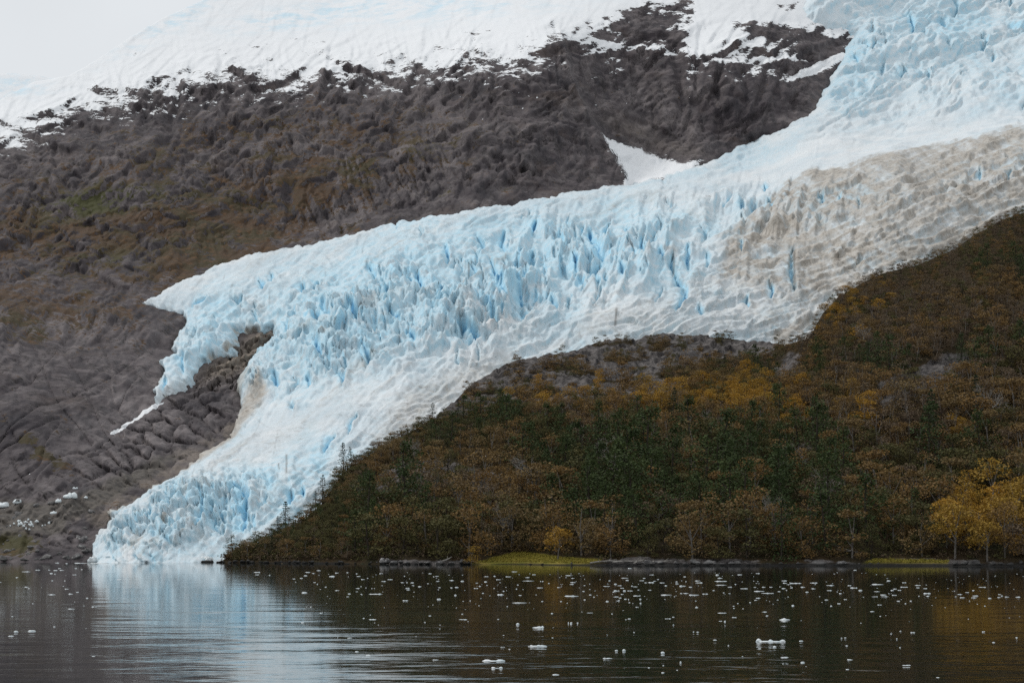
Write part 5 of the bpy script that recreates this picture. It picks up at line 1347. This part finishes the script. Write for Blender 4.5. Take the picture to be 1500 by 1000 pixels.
def floes():
    items = []
    for x0, s in FL.items():
        for e in s.split():
            a, b, w, h = map(float, e.split(','))
            items.append((x0 + a / 5.404, 815 + b / 5.404, w / 5.404, h / 5.404, BIG.get((int(a), int(b)))))
    items.sort(key=lambda q: -(q[2] * q[3] + (1000 if q[4] else 0)))
    rest = []
    for k, (x, y, w, h, lab) in enumerate(items):
        yb = y + h * .35
        Y = water_Y(yb)
        p = W(np.array(x), np.array(yb), Y); p[2] = 0
        m = Y / F
        w_ = max(w * 1.12, 1.6) * m; h_ = max(h * .52, .7) * m
        r = np.random.default_rng(900 + k)
        if lab and 'three white knobs' in lab:
            L = [(-.82, .2, 1.0), (-.35, .5, .22), (0, .2, .72), (.35, .5, .25), (.82, .22, .7)]
        elif lab and 'two rounded humps' in lab:
            L = [(-.6, .42, .85), (0, .4, .35), (.55, .4, 1.0), (.88, .14, .6)]
        elif lab and 'paired' in lab:
            L = [(-.6, .36, 1.0), (0, .4, .15), (.65, .33, 1.0)]
        elif w / h > 3.2:
            n = int(r.integers(2, 5)); L = [(0, .95, .45)] + [(q, r.uniform(.12, .4), r.uniform(.5, 1.0)) for q in r.uniform(-.8, .8, n)]
        else:
            L = [(0, .9, .85)] + [(r.uniform(-.6, .6), r.uniform(.2, .5), r.uniform(.5, 1.0)) for _ in range(int(r.integers(1, 3)))]
        D_ = min(w_, max(h_ * 3, w_ * r.uniform(.5, .8)))
        me = floe_mesh(900 + k, w_, h_, D_, L)
        if k < 290:
            o = bpy.data.objects.new('ice_floe', me); C.objects.link(o); o.location = p; o.rotation_euler = (0, 0, r.normal() * .25)
            zone = ('bright rippled water below the glacier' if x < 480 else 'dark water below the wooded shore' if y < 870 else 'dark near water well out from the shore')
            o['label'] = lab or 'small white ice piece floating on %s' % zone
            o['category'] = 'ice floe'; o['group'] = 'ice pieces on %s' % zone
        else:
            me.transform(__import__('mathutils').Matrix.Translation(p)); rest.append(me)
    # the tiniest crumbs and many specks between: brash
    import bmesh
    bm = bmesh.new()
    for me in rest:
        bm.from_mesh(me)
    for k in range(260):
        y = 838 + abs(rng.normal()) * 34; x = rng.uniform(420, 1500) if rng.uniform() < .85 else rng.uniform(0, 420)
        if y > 985:
            continue
        Y = water_Y(y); p = W(np.array(x), np.array(y), Y); s = rng.uniform(.35, .8) * Y / F
        m = bmesh.new(); bmesh.ops.create_icosphere(m, subdivisions=1, radius=1)
        for q in m.verts:
            q.co = (q.co.x * s * 1.6 + p[0], q.co.y * s * 1.2 + p[1], q.co.z * s * .55)
        t_ = bpy.data.meshes.new('t'); m.to_mesh(t_); m.free(); bm.from_mesh(t_); bpy.data.meshes.remove(t_)
    me = bpy.data.meshes.new('brash_ice'); bm.to_mesh(me); bm.free(); me.materials.append(M['floe'])
    me.polygons.foreach_set('use_smooth', np.ones(len(me.polygons), bool))
    o = bpy.data.objects.new('brash_ice', me); C.objects.link(o); o['kind'] = 'stuff'
    print('floes', len(items))
#@@END@@

# ------------------------------------------------------------------ light, sky, camera
SUN = (-0.62, 0.30, 0.78)       # direction towards the veiled sun: high, to the west and a little beyond the ice


def world():
    w = bpy.data.worlds.new('World'); bpy.context.scene.world = w; w.use_nodes = True
    t = w.node_tree; t.nodes.clear()
    out = t.nodes.new('ShaderNodeOutputWorld'); bg = t.nodes.new('ShaderNodeBackground')
    sky = t.nodes.new('ShaderNodeTexSky'); sky.sky_type = 'NISHITA'; sky.sun_disc = False
    sky.sun_elevation = math.asin(0.78 / 1.04); sky.sun_rotation = math.atan2(SUN[0], SUN[1])
    sc = t.nodes.new('ShaderNodeMix'); sc.data_type = 'RGBA'; sc.blend_type = 'MULTIPLY'; sc.inputs[0].default_value = 1
    t.links.new(sky.outputs[0], sc.inputs[6]); sc.inputs[7].default_value = (0.9, 0.9, 0.9, 1)
    # a closed grey overcast deck over the clear-sky colour, a little brighter overhead, with soft unevenness
    tc = t.nodes.new('ShaderNodeTexCoord'); sep = t.nodes.new('ShaderNodeSeparateXYZ'); t.links.new(tc.outputs['Generated'], sep.inputs[0])
    mr = t.nodes.new('ShaderNodeMapRange'); t.links.new(sep.outputs[2], mr.inputs[0])
    mr.inputs[1].default_value = 0.0; mr.inputs[2].default_value = 0.9; mr.inputs[1].default_value = 0.25; mr.inputs[3].default_value = 11.9; mr.inputs[4].default_value = 13.0
    nz = t.nodes.new('ShaderNodeTexNoise'); nz.inputs['Scale'].default_value = 5; nz.inputs['Detail'].default_value = 4
    t.links.new(tc.outputs['Generated'], nz.inputs['Vector'])
    m2 = t.nodes.new('ShaderNodeMapRange'); t.links.new(nz.outputs['Fac'], m2.inputs[0]); m2.inputs[1].default_value = 0.3; m2.inputs[2].default_value = 0.7
    m2.inputs[3].default_value = 0.93; m2.inputs[4].default_value = 1.05
    mu = t.nodes.new('ShaderNodeMath'); mu.operation = 'MULTIPLY'; t.links.new(mr.outputs[0], mu.inputs[0]); t.links.new(m2.outputs[0], mu.inputs[1])
    cl = t.nodes.new('ShaderNodeMix'); cl.data_type = 'RGBA'; cl.blend_type = 'MULTIPLY'; cl.inputs[0].default_value = 1
    cl.inputs[6].default_value = (0.955, 0.99, 1.02, 1); t.links.new(mu.outputs[0], cl.inputs[7])
    mx = t.nodes.new('ShaderNodeMix'); mx.data_type = 'RGBA'; mx.inputs[0].default_value = 0.93
    t.links.new(sc.outputs[2], mx.inputs[6]); t.links.new(cl.outputs[2], mx.inputs[7])
    t.links.new(mx.outputs[2], bg.inputs[0]); bg.inputs[1].default_value = 0.069
    t.links.new(bg.outputs[0], out.inputs[0])
    sun = bpy.data.lights.new('sun', 'SUN'); sun.energy = 1.5; sun.angle = radians(11); sun.color = (1.0, 0.97, 0.93)
    so = bpy.data.objects.new('sun', sun); C.objects.link(so)
    from mathutils import Vector
    so.rotation_euler = Vector(SUN).to_track_quat('Z', 'Y').to_euler()
    return so


def camera():
    cd = bpy.data.cameras.new('camera'); co = bpy.data.objects.new('camera', cd); C.objects.link(co)
    co.location = (0, 0, CAM_H); co.rotation_euler = (radians(90) + PITCH, 0, 0)
    cd.sensor_width = 36; cd.lens = 36 * F / 1500.0
    cd.clip_start = 1; cd.clip_end = 20000
    bpy.context.scene.camera = co


def haze(density):
    v = np.array([(x, y, z) for z in (-21, 1000) for y in (-60, 3700) for x in (-1600, 1600)], float)
    f = [(0, 2, 3, 1), (4, 5, 7, 6), (0, 1, 5, 4), (2, 6, 7, 3), (0, 4, 6, 2), (1, 3, 7, 5)]
    m = bpy.data.materials.new('haze'); m.use_nodes = True; t = m.node_tree; t.nodes.clear()
    out = t.nodes.new('ShaderNodeOutputMaterial'); pv = t.nodes.new('ShaderNodeVolumePrincipled')
    pv.inputs['Color'].default_value = (0.93, 0.95, 0.98, 1); pv.inputs['Density'].default_value = density
    t.links.new(pv.outputs[0], out.inputs['Volume'])
    o = link('haze', mesh_from('haze', v, f, smooth=False), m); o['kind'] = 'stuff'


build_water()
build_mountain()
build_glacier()
build_far_ridge()
build_forest_hill()
build_forest()
shore_stones()
floes()
left_bench()
HAZE = 0.0
if HAZE:
    haze(HAZE)
world(); camera()
s = bpy.context.scene
s.render.engine = 'CYCLES'
s.view_settings.view_transform = 'Standard'; s.view_settings.look = 'None'; s.view_settings.gamma = 1.0; s.view_settings.exposure = 0.0
s.cycles.use_denoising = False
s.cycles.max_bounces = 6; s.cycles.diffuse_bounces = 3; s.cycles.glossy_bounces = 3; s.cycles.transmission_bounces = 2; s.cycles.volume_bounces = 1
s.cycles.sample_clamp_indirect = 6
